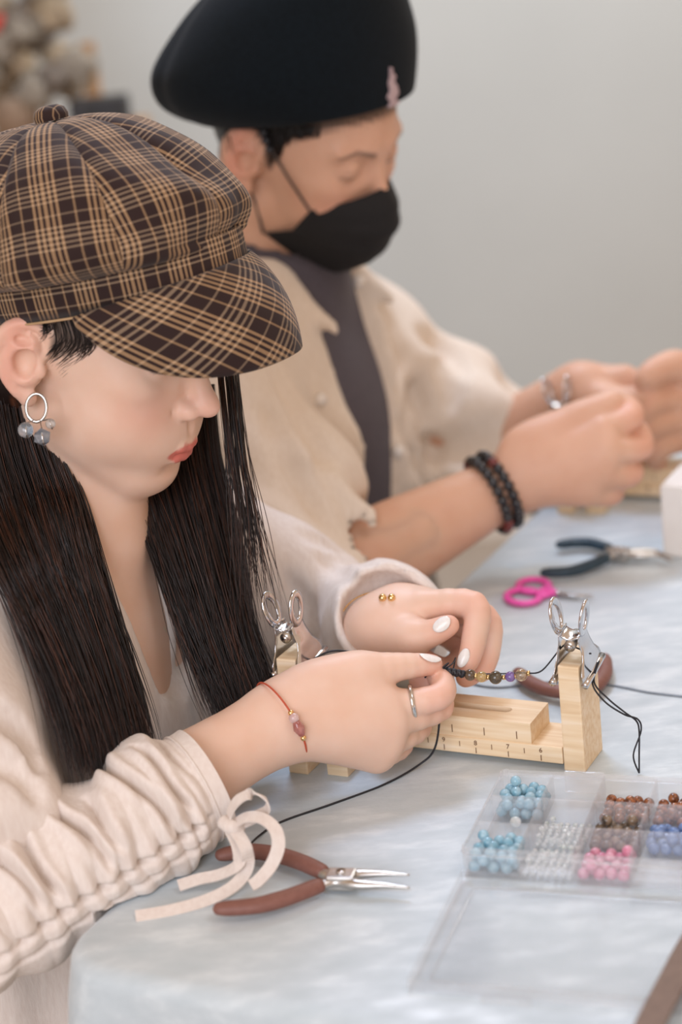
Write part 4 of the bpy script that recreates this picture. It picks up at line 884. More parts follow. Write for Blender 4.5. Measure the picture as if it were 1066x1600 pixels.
def crown_panel(k):
    nv, nf = 56, 30; f0 = math.radians(-5 + 45 * k); f = f0 + np.linspace(0, math.radians(45), nf); v = np.linspace(0.0, 1, nv)
    prof = spline([(0.0, 0.125), (0.27, 0.1235), (0.51, 0.112), (0.74, 0.090), (0.90, 0.067), (0.985, 0.047), (0.98, 0.035), (0.93, 0.027), (0.86, 0.024)], 12)
    rho = np.interp(v, np.linspace(0, 1, len(prof)), prof[:, 0]); hh = np.interp(v, np.linspace(0, 1, len(prof)), prof[:, 1])
    VV, FF = np.meshgrid(v, f, indexing='ij'); RHO = rho[:, None] * np.ones_like(FF); HH = hh[:, None] * np.ones_like(FF)
    end = np.clip((VV - 0.80) / 0.2, 0, 1); R = RHO * rmax(FF) * (1 - end) + end * (RHO / 0.86) * rband(FF) * 1.02
    t = (FF - f0) / math.radians(45); puff = 0.0052 * (1 - (2 * t - 1) ** 4) * np.sin(np.clip(VV * 1.1, 0, 1) * math.pi) - 0.001
    dirs = np.stack([np.cos(FF), np.sin(FF), np.zeros_like(FF)], -1)
    P = dirs * R[..., None]; P[..., 2] = HH; P[..., 0] -= 0.014 * (1 - RHO ** 2) * (HH / 0.125)
    wn = smoothnoise(P.reshape(-1, 3), 38.0, 21).reshape(VV.shape); w2 = smoothnoise(P.reshape(-1, 3) * np.array([1, 1, .5]), 80.0, 5).reshape(VV.shape)
    drape = 0.0050 * np.sin(FF * 9 + 3 * wn) * np.clip((VV - .45) / .4, 0, 1) * (1 - end)
    frontfold = 0.006 * np.sin(HH * 120 + 3.5 * np.angle(np.exp(1j * (FF + math.radians(20))))) * np.exp(-(np.angle(np.exp(1j * (FF + math.radians(20)))) / .6) ** 2) * np.clip((VV - .25) / .3, 0, 1) * (1 - end)
    nrm = np.stack([np.cos(FF) * np.sin(VV * 1.9), np.sin(FF) * np.sin(VV * 1.9), np.cos(VV * 1.9)], -1)
    P = P + nrm * (puff + (0.0022 * wn + 0.0008 * w2) * np.minimum(VV * 4, 1) + drape * .6 + frontfold * .7)[..., None]
    # flat pattern of the panel: lateral distance from its axis, length along its axis
    Ls = np.concatenate([[0], np.cumsum(np.linalg.norm(np.diff(P[:, nf // 2], axis=0), axis=1))])
    U = (FF - f0 - math.radians(22.5)) * R * 0.92 / PER + 0.27; Wv = (Ls[:, None] * np.ones_like(FF)) / PER + 0.3 * (k % 3)
    return CP(P.reshape(-1, 3)), grid_faces(nv, nf), np.stack([U, Wv], -1).reshape(-1, 2)
cap_e = None
Vp, Fp, Up = crown_panel(0); cap_e = mobj('cap', Vp, Fp, M_PLAID, woman, uv=Up, label='brown and tan plaid newsboy cap')
for k in range(1, 8):
    Vp, Fp, Up = crown_panel(k); mobj('crown_panel', Vp, Fp, M_PLAID, cap_e, uv=Up)
A = np.linspace(0, 2 * math.pi, 181); rb = rband(A)[:, None] * np.array([1.0, 1.002, 1.0, .98, .97])[None]; Z_ = np.array([0.030, 0.022, 0.010, 0.0, 0.004])
G = np.stack([np.cos(A)[:, None] * rb, np.sin(A)[:, None] * rb, np.broadcast_to(Z_, rb.shape)], -1)
cum = np.concatenate([[0], np.cumsum(np.linalg.norm(np.diff(G[:, 0], axis=0), axis=1))])
mobj('band', CP(G.reshape(-1, 3)), grid_faces(181, 5), M_PLAID, cap_e, uv=np.stack([np.broadcast_to(cum[:, None], rb.shape), np.broadcast_to(np.array([0, .008, .02, .03, .034]), rb.shape)], -1).reshape(-1, 2) / PER + 0.1)
mobj('band_piping', CP(tube(np.stack([np.cos(A[:-1]) * rb[:-1, 3] * 1.004, np.sin(A[:-1]) * rb[:-1, 3] * 1.004, np.full(180, 0.0)], -1), 0.0009, 6, closed=True)[0]), tube(np.zeros((180, 3)) + np.arange(180)[:, None], 0.001, 6, closed=True)[1], simple('tan_piping', '#b08f68', '#c0a07a', 0.8), cap_e)
def visor():
    nf, nt_ = 61, 16; fm = math.radians(78); f = np.linspace(-fm, fm, nf); t = np.linspace(0, 1, nt_); FF, TT = np.meshgrid(f, t, indexing='ij')
    L = 0.071 * (1 - np.abs(FF / fm) ** 2.6); s = np.radians(44 + 30 * TT * (0.5 + .5 * np.cos(FF))) ; s = s + np.radians(16) * np.abs(np.sin(FF))
    b = rband(FF) * 1.004; dr = L * TT * np.cos(s * .92); dz = -L * TT * np.sin(s)
    P = np.stack([np.cos(FF) * (b + dr * (0.78 + .22 * np.cos(FF))), np.sin(FF) * (b + dr * .70), 0.009 + dz - .009 * np.abs(FF / fm) ** 2], -1)
    V, FC = shell(P.reshape(-1, 3), nf, nt_, 0.0028)
    a = math.radians(45); x = (FF * b * 0.85).ravel(); y = (L * TT + b * .5 * (1 - np.cos(FF))).ravel(); uv = np.stack([x * math.cos(a) - y * math.sin(a), x * math.sin(a) + y * math.cos(a)], 1) / PER
    return CP(V), FC, np.concatenate([uv, uv])
Vp, Fp, Up = visor(); mobj('visor', Vp, Fp, M_PLAID, cap_e, uv=Up, label='down-curved plaid visor')
th = np.linspace(0, 2 * math.pi, 25)[:-1]; G = np.array([[(-0.014 + 0.0125 * q * math.cos(a), 0.0125 * q * math.sin(a), 0.1265 + z) for a in th] for q, z in ((0.02, .0095), (.5, .009), (.85, .0065), (1.0, .002), (.95, -.001))])
mobj('button', CP(G.reshape(-1, 3)), grid_faces(5, 24, True), M_PLAID, cap_e, uv=G.reshape(-1, 3)[:, :2] / PER * 1.3)

# ------------------------------------------------------------------ hair
def mat_hair(name, c1, c2):
    m, nt, N, L, b = newmat(name); a = N.new('ShaderNodeAttribute'); a.attribute_name = 'strand'; r = ramp(nt, a.outputs['Fac'], [(0.0, c1), (0.6, c1), (1.0, c2)]); L.new(r.outputs['Color'], b.inputs['Base Color'])
    b.inputs['Roughness'].default_value = 0.36; b.inputs['Specular IOR Level'].default_value = 0.5; return m
M_HAIR = mat_hair('black_brown_hair', '#1a100e', '#54301f'); M_HAIRM = mat_hair('black_hair', '#0e0c0c', '#1d1716')
def strands(paths, r0, sides=3):
    """paths (n, k, 3) -> many fine tapered tubes in one mesh"""
    n, k, _ = paths.shape; T = np.gradient(paths, axis=1); T /= np.linalg.norm(T, axis=2)[..., None] + 1e-12
    up = np.array([0.3, -0.9, 0.2]); N = up - T * (T @ up)[..., None]; N /= np.linalg.norm(N, axis=2)[..., None] + 1e-9; B = np.cross(T, N)
    tp = np.interp(np.linspace(0, 1, k), [0, .1, .75, 1], [.7, 1, .9, .12]); r = np.broadcast_to(np.asarray(r0, float).reshape(-1, 1), (n, 1)) * tp[None]
    ang = np.arange(sides) * 2 * math.pi / sides
    V = paths[:, :, None] + r[..., None, None] * (np.cos(ang)[None, None, :, None] * N[:, :, None] + np.sin(ang)[None, None, :, None] * B[:, :, None])
    i, j, s = np.meshgrid(np.arange(n), np.arange(k - 1), np.arange(sides), indexing='ij'); s2 = (s + 1) % sides; base = i * k * sides
    Fq = np.stack([base + j * sides + s, base + j * sides + s2, base + (j + 1) * sides + s2, base + (j + 1) * sides + s], -1).reshape(-1, 4)
    return V.reshape(-1, 3), Fq, k * sides
def mass(rows, n, seed, spread=0.012, wave=0.004, k=26, r=0.00045, fray=0.25, r_in=None):
    """strands between two boundary curves; rows = [(left point), (right point)] top to bottom"""
    rg = np.random.default_rng(seed); Lc = spline([Pd(*a) for a, b in rows], 6); Rc = spline([Pd(*b) for a, b in rows], 6)
    q = np.linspace(0, len(Lc) - 1, k); Lc = np.stack([np.interp(q, np.arange(len(Lc)), Lc[:, i]) for i in range(3)], 1); Rc = np.stack([np.interp(q, np.arange(len(Rc)), Rc[:, i]) for i in range(3)], 1)
    nc = max(6, n // 45); cl = rg.uniform(0, 1, nc); cs = rg.integers(0, nc, n)
    s0 = np.clip(rg.uniform(0, 1, n), 0, 1); s1 = s0 + (cl[cs] - s0) * rg.uniform(0.05, .35, n); t = np.linspace(0, 1, k)
    ss = s0[:, None] * (1 - t) + s1[:, None] * t + (rg.normal(0, .012, n)[:, None] + .02 * np.sin(t[None] * rg.uniform(3, 8, n)[:, None] + rg.uniform(0, 6, n)[:, None])) * t
    P = Lc[None] * (1 - ss[..., None]) + Rc[None] * ss[..., None]
    dome = np.sqrt(np.clip(1 - (2 * np.clip(ss, 0, 1) - 1) ** 2, 0, 1))
    dep = rg.uniform(-1, 1, n)[:, None] * spread * (0.35 + .65 * dome)
    P = P + _f[None, None] * dep[..., None]
    ph = rg.uniform(0, 6.28, (nc, 3))[cs]; P = P + wave * np.sin(t[None, :, None] * 7 + ph[:, None, :]) * t[None, :, None]
    fl = rg.uniform(0, 1, n) < fray; P = P + (fl[:, None] * (t ** 2)[None])[..., None] * rg.normal(0, .006, (n, 1, 3))
    ln = rg.uniform(.86, 1.0, n); idx = np.clip(np.arange(k)[None] * ln[:, None], 0, k - 1); lo = np.floor(idx).astype(int); hi = np.minimum(lo + 1, k - 1); w = (idx - lo)[..., None]
    P = np.take_along_axis(P, lo[..., None], 1) * (1 - w) + np.take_along_axis(P, hi[..., None], 1) * w
    return P, np.full(n, r) * rg.uniform(.6, 1.3, n), np.repeat(rg.uniform(0, 1, n), 1)
def slab(rows, th, mseg=14):
    """dark underlayer so the lock has body"""
    Lc = spline([Pd(*a) for a, b in rows], 6); Rc = spline([Pd(*b) for a, b in rows], 6); n = len(Lc); out = []
    A = np.linspace(0, 2 * math.pi, mseg + 1)[:-1]; tp = np.interp(np.linspace(0, 1, n), [0, .85, 1], [1, .95, .25])
    C = (Lc + Rc) / 2; Wd = (Rc - Lc) / 2 * .93
    V = C[:, None] + Wd[:, None] * np.cos(A)[None, :, None] * tp[:, None, None] + _f[None, None] * (np.sin(A)[None, :, None] * th * .8 * tp[:, None, None])
    return V.reshape(-1, 3), grid_faces(n, mseg, True)
def hair_obj(name, groups, slabs, parent, mat, label):
    Vs, Fs, As, off = [], [], [], 0
    for P, r, a in groups:
        V, Fq, per = strands(P, r); Vs.append(V); Fs.append(Fq + off); As.append(np.repeat(a, per)); off += len(V)
    for V, Fq in slabs: Vs.append(V); Fs.append(Fq + off); As.append(np.zeros(len(V))); off += len(V)
    return mobj(name, np.concatenate(Vs), np.concatenate(Fs), mat, parent, attrs=dict(strand=np.concatenate(As)), label=label)
rowsA = [((-75, 500, 1.375), (70, 500, 1.372)), ((-80, 600, 1.37), (78, 600, 1.375)), ((-75, 690, 1.355), (100, 690, 1.375)), ((-60, 780, 1.340), (136, 780, 1.375)), ((-25, 870, 1.325), (160, 870, 1.368)), ((20, 960, 1.312), (186, 960, 1.360)), ((62, 1060, 1.300), (216, 1060, 1.350)), ((90, 1150, 1.292), (240, 1150, 1.338)), ((108, 1232, 1.288), (246, 1205, 1.330))]
rowsB = [((185, 660, 1.44), (335, 600, 1.46)), ((195, 745, 1.43), (345, 700, 1.46)), ((220, 830, 1.42), (368, 800, 1.45)), ((248, 910, 1.41), (388, 900, 1.44)), ((275, 985, 1.402), (404, 990, 1.43)), ((312, 1075, 1.395), (428, 1070, 1.42)), ((350, 1150, 1.39), (436, 1130, 1.412))]
rowsC = [((338, 560, 1.40), (372, 560, 1.41)), ((346, 640, 1.40), (380, 640, 1.41)), ((352, 720, 1.40), (390, 720, 1.41)), ((360, 800, 1.40), (406, 800, 1.405)), ((366, 880, 1.40), (428, 890, 1.40)), ((372, 980, 1.40), (446, 960, 1.40))]
def wisps():
    rg = np.random.default_rng(12); out = []
    for i in range(150):
        a = rg.uniform(0, 1); x0, y0 = 62 + 76 * a, 497 + 6 * rg.uniform(-1, 1)
        x2 = 62 + 40 * a + rg.normal(0, 3); y2 = 545 + 34 * a + rg.normal(0, 8) if a > .25 else 520 + rg.normal(0, 6)
        mid = (x0 + 8 * a + 4, (y0 + y2) / 2 + 6)
        p = [surf(*q, Fh, off=0.0012) for q in ((x0, y0), mid, (x2, y2))]
        if any(v is None for v in p): continue
        out.append(spline(p, 6))
    return np.array(out), np.full(len(out), 0.00022), np.zeros(len(out))
def depth_map(Fd, xs, ys):
    ds = np.arange(1.15, 1.75, 0.003); out = np.full((len(xs), len(ys)), 9.0)
    for i, x in enumerate(xs):
        R_ = np.stack([ray(x, y) for y in ys]); P = CAM + R_[:, None] * ds[None, :, None]; I = np.rint((P - Fd.lo) / Fd.h).astype(int); ok = ((I >= 0) & (I < Fd.n)).all(-1)
        I = np.clip(I, 0, Fd.n - 1); v = np.where(ok, Fd.D[I[..., 0], I[..., 1], I[..., 2]], 1.0); h = np.argmax(v < 0, 1); hit = v[np.arange(len(ys)), h] < 0; out[i, hit] = ds[h[hit]]
    return out
XS = np.arange(-120, 560, 10.0); YS = np.arange(560, 1260, 10.0); DM = depth_map(Fb, XS, YS)
def lay_on(P, gap=0.004, band=0.016):
    q = P - CAM; d = q @ _f; x = 533 + F_PX * (q @ IX) / d; y = 800 + F_PX * (q @ IY) / d
    s = DM[np.clip(((x + 120) / 10).round().astype(int), 0, len(XS) - 1), np.clip(((y - 560) / 10).round().astype(int), 0, len(YS) - 1)]
    rg = np.random.default_rng(3); lim = s - gap - band * rg.uniform(0, 1, d.shape[0]).reshape((-1,) + (1,) * (d.ndim - 1)); nd = np.where(s < 8, np.minimum(d, lim), d)
    if nd.ndim == 2:
        for _ in range(3): nd[:, 1:-1] = np.minimum(nd[:, 1:-1], (nd[:, :-2] + nd[:, 2:]) / 2 * .5 + nd[:, 1:-1] * .5)
    return CAM + q * (nd / d)[..., None]
gA = mass(rowsA, 2300, 1, 0.016, 0.003); gB = mass(rowsB, 1500, 2, 0.014, 0.004); gC = mass(rowsC, 110, 3, 0.010, 0.004, r=0.00034, fray=.6)
gA = (lay_on(gA[0]),) + gA[1:]; gB = (lay_on(gB[0]),) + gB[1:]
gD = mass(rowsA, 90, 31, 0.02, 0.008, r=0.0002, fray=1.0); gD = (lay_on(gD[0], 0.012, 0.02),) + gD[1:]; gE = mass(rowsB, 60, 33, 0.02, 0.008, r=0.0002, fray=1.0)
def slab_on(rows, th):
    V, Fq = slab(rows, th); return lay_on(V, 0.004, 0.0), Fq
hairw = hair_obj('hair', [gA, gB, gC, gD, gE, wisps()], [slab_on(rowsA, 0.012), slab_on(rowsB, 0.010)], woman, M_HAIR, 'long straight black-brown hair over both shoulders')
# hair at the back of the head down to the shoulders
Fk = Field(HW.o - 0.17, HW.o + 0.13, 0.005); Fk.ell(HW.p(-2.2, 0, 2.5), np.array((8.2, 7.3, 9.0)) * HW.sc, HW.R, 0); Fk.cap(HW.p(-5, 0, -2), HW.p(-8.5, 0, -13), 0.062, 0.055, 0.03)
Fk.boxp(HW.p(8.0, 0, 0), np.array((9.0, 12, 18)) * HW.sc, HW.R, 0, 0.01, True)
Vk, Qk = Fk.mesh(1); mobj('back_hair', Vk, Qk, M_HAIR, woman, attrs=dict(strand=np.clip(smoothnoise(Vk * np.array([1, 1, .1]), 300.0, 2) * .5 + .3, 0, 1)))

# ------------------------------------------------------------------ jewellery
M_SILVER = simple('silver', '#c4c2bf', '#dddbd8', 0.2, 1.0)
ed = proj(surf(50, 618, Fh))[2] - 0.006
ear = mobj('earring', *tube(np.array([Pd(57 + 16 * math.cos(a), 637 + 22 * math.sin(a), ed) for a in th]), 0.0012, 8, closed=True, up=_f), M_SILVER, woman, label='silver hoop earring with three hanging glass beads')
for (x, y, r, mm, fc) in ((40, 672, 0.0055, gem('clear_blue_glass', '#b9c8d6', '#dfe8ef', 0.04, 0.8), False), (66, 683, 0.0066, gem('grey_crystal', '#7d8590', '#c4cad2', 0.04, 0.5), True), (79, 662, 0.0036, gem('pale_crystal', '#c9c2bb', '#efece8', 0.05, 0.6), False)):
    inst('glass_bead', bead_mesh('glass_bead', r, mm, 14, fc), Pd(x, y, ed - 0.002), ear)
    d_ = r * F_PX / ed; mobj('pin', *tube([Pd(60 + (x - 60) * .4, 657, ed - .001), Pd(x - (x - 60) * .12, y - d_ * .9, ed - 0.003), Pd(x, y, ed - .003 - r), Pd(x + 3, y + d_ * 1.05, ed - 0.004)], 0.0005, 6), M_SILVER, ear)
ip, iq = Rf[0][0][0], Rf[0][0][1]; c = ip + (iq - ip) * 0.53; ax = unit(iq - ip); n1 = unit(np.cross(ax, _f)); n2 = np.cross(ax, n1)
mobj('ring', *tube(np.array([c + 0.0120 * (math.cos(a) * n1 + math.sin(a) * n2) for a in th]), 0.0017, 8, closed=True, up=None, flat=.6), M_SILVER, woman, label='plain silver ring')
def around(c, axm, ra, rb_, n=48): return np.array([c + axm[:, 1] * ra * math.cos(a) + axm[:, 2] * rb_ * math.sin(a) for a in np.linspace(0, 2 * math.pi, n + 1)[:-1]])
M_RED = simple('red_cord', '#b5482c', '#c85c3c', 0.7, nscale=900, bumps=0.4, bdist=0.0003)
wc = Pd(440, 1127, 1.360); rr_ = around(wc, wax, 0.0312, 0.0305)
br = mobj('bracelet', *tube(rr_, 0.0007, 6, closed=True), M_RED, woman, label='thin red cord bracelet with pink stone beads')
near = sorted(rr_.tolist(), key=lambda p: proj(p)[2])
def on_b(y):
    c_ = [p for p in rr_ if proj(p)[2] < proj(wc)[2]]; return min(c_, key=lambda p: abs(proj(p)[1] - y))
inst('bead', bead_mesh('bead', 0.0037, gem('rose_bead', '#e8c3bf', '#f4dedb', 0.1, .4)), on_b(1122) - _f * .001, br)
V, FC = tube(np.array([on_b(1131) - _f * .0015, on_b(1137) - _f * .002, on_b(1146) - _f * .0018]), [0.003, 0.0043, 0.0028], 10, round_ends=True); mobj('bead', V, FC, gem('strawberry_quartz', '#b5665f', '#d99b92', 0.1, .4), br)
for y in (1114, 1154): inst('gold_spacer', bead_mesh('gold_spacer', 0.0022, M_GOLD, 10), on_b(y) - _f * .0006, br)
lr = around(LW + (LELB - LW) * 0.03, lax, 0.0310, 0.0285); mobj('bracelet', *tube(lr, 0.0006, 6, closed=True), M_GOLD, woman, label='fine gold chain bracelet')
for x in (598, 612): 
    p = surf(x, 934, Fl); p = p if p is not None else Pd(x, 938, 1.43)
    inst('charm', bead_mesh('charm', 0.0032, M_GOLD, 10), p - _f * 0.0015, woman)
bp = surf(246, 987, Fb)
if bp is not None:
    mobj('blouse_button', *tube([bp + np.array([0, 0.002, 0]), bp - E2 * -0.002 + np.array([0, -0.0015, 0])], 0.0052, 20), simple('ivory_button', '#d8c9ad', '#e0d3ba', 0.35), woman)
# ================================================================== the man
M_SKINM = mat_skin('tan_skin', '#cda086', '#d5ac93', lip='#b97264', brow='#241b18')
HM = Head((-0.003, 1.849, 1.131), head_rot(-9.0, 27.0, 6.5), 0.0099)
NM = TUV(0.80, -0.225, 0.255); RSM = TUV(0.625, -0.205, 0.185); LSM = TUV(0.950, -0.200, 0.145)
REM = TUV(0.575, -0.095, 0.025); LEM = TUV(0.955, -0.050, 0.035); RWM = Pd(812, 748, 1.77); LWM = Pd(905, 612, 1.945)
man = thing('person', TUV(0.79, -0.24, -TZ), 'person in a dark cap and black mask wearing an open tan shirt', 'person')
Fhm = Field(HM.o - 0.165, HM.o + 0.14, 0.0026); add_head(Fhm, HM, False)
Fhm.cap(HM.p(-2.2, 0, -2.5), NM, 0.056, 0.060, 0.012); Fhm.cap(HM.p(3.0, 0, -8.3), NM + E2 * 0.035, 0.018, 0.018, 0.04)
Vhm, Qhm = Fhm.mesh(1)
def bodym(Fd, g=0.0):
    Fd.ell(TUV(0.795, -0.225, 0.09), np.array((0.108, 0.185, 0.17)) + g, TR, 0.03); Fd.ell(TUV(0.79, -0.225, -0.12), np.array((0.115, 0.17, 0.25)) + g, TR, 0.05)
    Fd.cap(NM, RSM, 0.055 + g, 0.056 + g, 0.04); Fd.cap(NM, LSM, 0.055 + g, 0.056 + g, 0.04)
def arm_hand(Fd, wrist, elbow, fing, thumb, r0=0.027, upto=0.9, flat=.84):
    ax_ = np.stack([unit(elbow - wrist), unit(np.cross(_f, elbow - wrist)), unit(_f - unit(elbow - wrist) * (_f @ unit(elbow - wrist)))], 1)
    for (p, r) in fing: Fd.cap(wrist + (p[0] - wrist) * .12, p[0], 0.021, 0.0145, 0.016)
    for (p, r) in fing:
        q = spline(p, 4); Fd.chain(q, np.interp(np.linspace(0, len(p) - 1, len(q)), range(len(p)), r), 0.003)
    q = spline(thumb[0], 4); Fd.chain(q, np.interp(np.linspace(0, len(thumb[0]) - 1, len(q)), range(len(thumb[0])), thumb[1]), 0.006)
    for t in np.linspace(0, upto, 10): w = wrist + (elbow - wrist) * t; a = np.interp(t, [0, .15, .6, 1], [r0, r0 * 1.04, r0 * 1.5, r0 * 1.55]); Fd.ell(w, (0.03, a, a * flat), ax_, 0.014)
    return ax_
FR = (.0125, .0112, .0103, .0090)
Frm = Field(*(lambda A: (A.min(0) - 0.06, A.max(0) + 0.05))(np.array([Pd(1005, 620, 1.74), Pd(940, 790, 1.78), REM, RWM])), 0.0024)
RMF = [(D3((942, 672, 1.742), (986, 654, 1.745), (978, 634, 1.758), (960, 630, 1.765)), FR), (D3((950, 702, 1.735), (1000, 700, 1.744), (996, 674, 1.765), (980, 664, 1.775)), FR),
       (D3((940, 736, 1.742), (985, 740, 1.756), (975, 715, 1.778), (958, 706, 1.785)), FR), (D3((915, 766, 1.756), (955, 770, 1.768), (945, 745, 1.79), (930, 738, 1.795)), FR)]
axm = arm_hand(Frm, RWM, REM, RMF, (D3((850, 690, 1.765), (895, 660, 1.757), (930, 644, 1.753), (958, 630, 1.752)), (.019, .0150, .0128, .010)))
Frm.ell(Pd(880, 716, 1.757), (0.05, 0.036, 0.022), np.stack([unit(Pd(950, 702, 1.74) - RWM), unit(IY), _f], 1), 0.015)
Vrm, Qrm = Frm.mesh(1)
Flm = Field(*(lambda A: (A.min(0) - 0.06, A.max(0) + 0.05))(np.array([Pd(1020, 640, 1.902), Pd(930, 580, 1.962), LEM, LWM])), 0.0026)
LMF = [(D3((975, 592, 1.927), (1012, 604, 1.917), (1018, 626, 1.910), (1010, 645, 1.907)), FR), (D3((978, 600, 1.947), (1020, 612, 1.937), (1030, 640, 1.927), (1022, 660, 1.922)), FR),
       (D3((975, 610, 1.962), (1015, 630, 1.957), (1022, 655, 1.947), (1012, 672, 1.942)), FR), (D3((968, 622, 1.977), (1005, 645, 1.972), (1008, 668, 1.962), (998, 680, 1.952)), FR)]
arm_hand(Flm, LWM, LEM, LMF, (D3((930, 622, 1.927), (955, 628, 1.912), (980, 628, 1.904), (1004, 622, 1.900)), (.019, .0145, .0125, .010)))
Vlm, Qlm = Flm.mesh(1)
Ftm = Field(TUV(0.79, -0.2, -0.1) - 0.40, TUV(0.79, -0.2, -0.05) + 0.38, 0.009); bodym(Ftm, -0.008); Ftm.cap(RSM, REM, 0.05, 0.042, 0.02); Ftm.cap(REM, (REM + RWM) / 2, 0.042, 0.035, 0.01); Ftm.cap(LSM, LEM, 0.05, 0.042, 0.02); Ftm.cap(LEM, (LEM + LWM) / 2, 0.042, 0.035, 0.01)
Vtm, Qtm = Ftm.mesh(1)
Ls = [(Vhm, Qhm), (Vrm, Qrm), (Vlm, Qlm), (Vtm, Qtm)]; off = 0; Vs, Qs = [], []
for V, Q in Ls: Vs.append(V); Qs.append(Q + off); off += len(V)
mobj('body', np.concatenate(Vs), np.concatenate(Qs), M_SKINM, man, attrs=cat_attrs((head_tint(HM, Vhm, False), len(Vhm)), (dict(flush=flush_tips(Vrm, [f[0][1] for f in RMF])), len(Vrm)), (dict(flush=flush_tips(Vlm, [f[0][3] for f in LMF])), len(Vlm)), ({}, len(Vtm))))
# tee and shirt
M_TEE = mat_linen('slate_cotton', '#4b474f', '#565159', 400.0, .1); M_SHIRT = mat_linen('tan_cotton_shirt', '#dacdbd', '#e2d7c9', 300.0, .15)
Fte = Field(TUV(0.79, -0.2, -0.04) - 0.34, TUV(0.79, -0.2, 0.02) + 0.34, 0.006); bodym(Fte, 0.0); Fte.cap(NM + E2 * .005, NM + ZZ * .014 + E2 * .012, 0.070, 0.068, 0.02); Fte.cap(NM + ZZ * 0.055 + E2 * .025, NM + ZZ * 0.16 + E2 * .06, 0.056, 0.075, 0.004, True)
Vte, Qte = Fte.mesh(1); mobj('tee_shirt', Vte, Qte, M_TEE, man)
Fs_ = Field(TUV(0.79, -0.18, -0.05) - np.array([.40, .38, .34]), TUV(0.79, -0.14, 0.02) + np.array([.38, .38, .34]), 0.0055); bodym(Fs_, 0.014)
Fs_.chain([RSM, (RSM + REM) / 2 + E2 * .01, REM + (RSM - REM) * .08], [0.074, 0.072, 0.064], 0.03); LSE = LEM + (LWM - LEM) * 0.05
Fs_.chain([LSM, (LSM + LEM) / 2 + E1 * .006, LSE], [0.064, 0.062, 0.060], 0.03); Fs_.cap(REM, REM + (RWM - REM) * .16, 0.060, 0.056, 0.02)
def foldm(P):
    u = (P - T0) @ E1; z = P[:, 2] - TZ; w = smoothnoise(P, 12.0, 31)
    return -(0.0085 * np.sin(u * 92 + z * 30 + 2.5 * w) * np.clip((0.2 - z) / .1, 0, 1) + 0.006 * np.sin(z * 90 - u * 30 + 2 * w) * np.exp(-(np.linalg.norm(P - LEM - ZZ * .06, axis=1) / .13) ** 2) + 0.0055 * smoothnoise(P, 22.0, 8))
Fs_.displace(foldm, 0.04)
creases(Fs_, [[(430, 575), (470, 645), (505, 710), (535, 770), (560, 825)], [(600, 470), (630, 560), (645, 640), (650, 730)], [(690, 560), (704, 600), (690, 660)], [(660, 520), (690, 540), (730, 580)], [(420, 640), (450, 720), (500, 800)], [(640, 600), (670, 680), (680, 740)]], 0.0065, 0.016, 1.5, 2.3)
Fs_.chain([TUV(0.80, -0.13, 0.36), TUV(0.795, -0.115, 0.245), TUV(0.785, -0.100, 0.14), TUV(0.765, -0.085, 0.03), TUV(0.76, -0.08, -0.2)], [0.088, 0.062, 0.046, 0.042, 0.042], 0.006, True); Fs_.cap(NM - ZZ * .01, NM + ZZ * .16 + E2 * .03, 0.068, 0.08, 0.006, True)
for a, b_ in ((0.735, -1), (0.862, 1)): Fs_.chain([NM + E1 * (0.060 * b_) - E2 * 0.03 + ZZ * 0.03, NM + E1 * (0.066 * b_) + E2 * 0.035 + ZZ * 0.02, TUV(a, -0.125, 0.225)], [0.013, 0.013, 0.006], 0.010)
ex = np.stack([unit(RWM - REM), unit(np.cross(RWM - REM, ZZ)), unit(np.cross(np.cross(RWM - REM, ZZ), RWM - REM))], 1); Fs_.cap(REM + (RWM - REM) * .12, REM + (RWM - REM) * .7, 0.047, 0.06, 0.004, True)
Vsh, Qsh = Fs_.mesh(1); shirt = mobj('shirt', Vsh, Qsh, M_SHIRT, man, label='open tan cotton shirt over a slate tee')
M_WBTN = simple('white_button', '#e9e4dc', '#f2eee8', 0.3)
for x, y in ((500, 624), (622, 706), (560, 440)):
    p = surf(x, y, Fs_, 1.5, 2.2)
    if p is not None: mobj('button', *tube([p + E1 * .0, p + unit(E2 * .8 - E1 * .5) * 0.004], 0.0062, 16), M_WBTN, shirt)
# cap
M_FELT = simple('black_felt', '#0a1116', '#0e161c', 0.95, nscale=250, bumps=0.25, sheen=0.04, spec=0.15)
CRM = head_rot(-9.0, 1.5, 6.0); CCM = HM.p(0.3, 0, 4.9)
def CPM(A): return CCM + np.asarray(A, float) @ CRM.T
def mcap(f, v):
    pf = spline([(0, .140), (.45, .140), (.80, .131), (.98, .104), (1.05, .062), (1.045, .030), (1.0, .0), (.96, .001)], 8); pb = spline([(0, .140), (.40, .134), (.72, .112), (1.08, .082), (1.44, .042), (1.44, .012), (1.16, -.004), (.96, .004)], 8)
    w = ((1 + np.cos(f)) / 2) ** 0.9; s = np.linspace(0, 1, len(pf)); g = lambda c: w * np.interp(v, s, pf[:, c]) + (1 - w) * np.interp(v, s, pb[:, c])
    rb = np.hypot(0.100 * np.cos(f), 0.086 * np.sin(f)); sd = 1 + 0.16 * np.sin(f) ** 2 * np.sin(np.clip(v, 0, 1) * math.pi)
    r = g(0) * rb * sd; cre = -0.004 * np.exp(-(np.angle(np.exp(1j * (f + math.radians(128)))) / .10) ** 2) * np.sin(v * math.pi)
    return np.stack([np.cos(f) * (r + cre) - .006 * np.sin(v * math.pi), np.sin(f) * (r + cre), g(1)], -1)
vv, ff = np.meshgrid(np.linspace(0, 1, 50), np.arange(96) / 96 * 2 * math.pi, indexing='ij')
mcp = mobj('cap', CPM(mcap(ff, vv).reshape(-1, 3)), grid_faces(50, 96, True), M_FELT, man, label='rounded dark felt flat cap worn backwards')
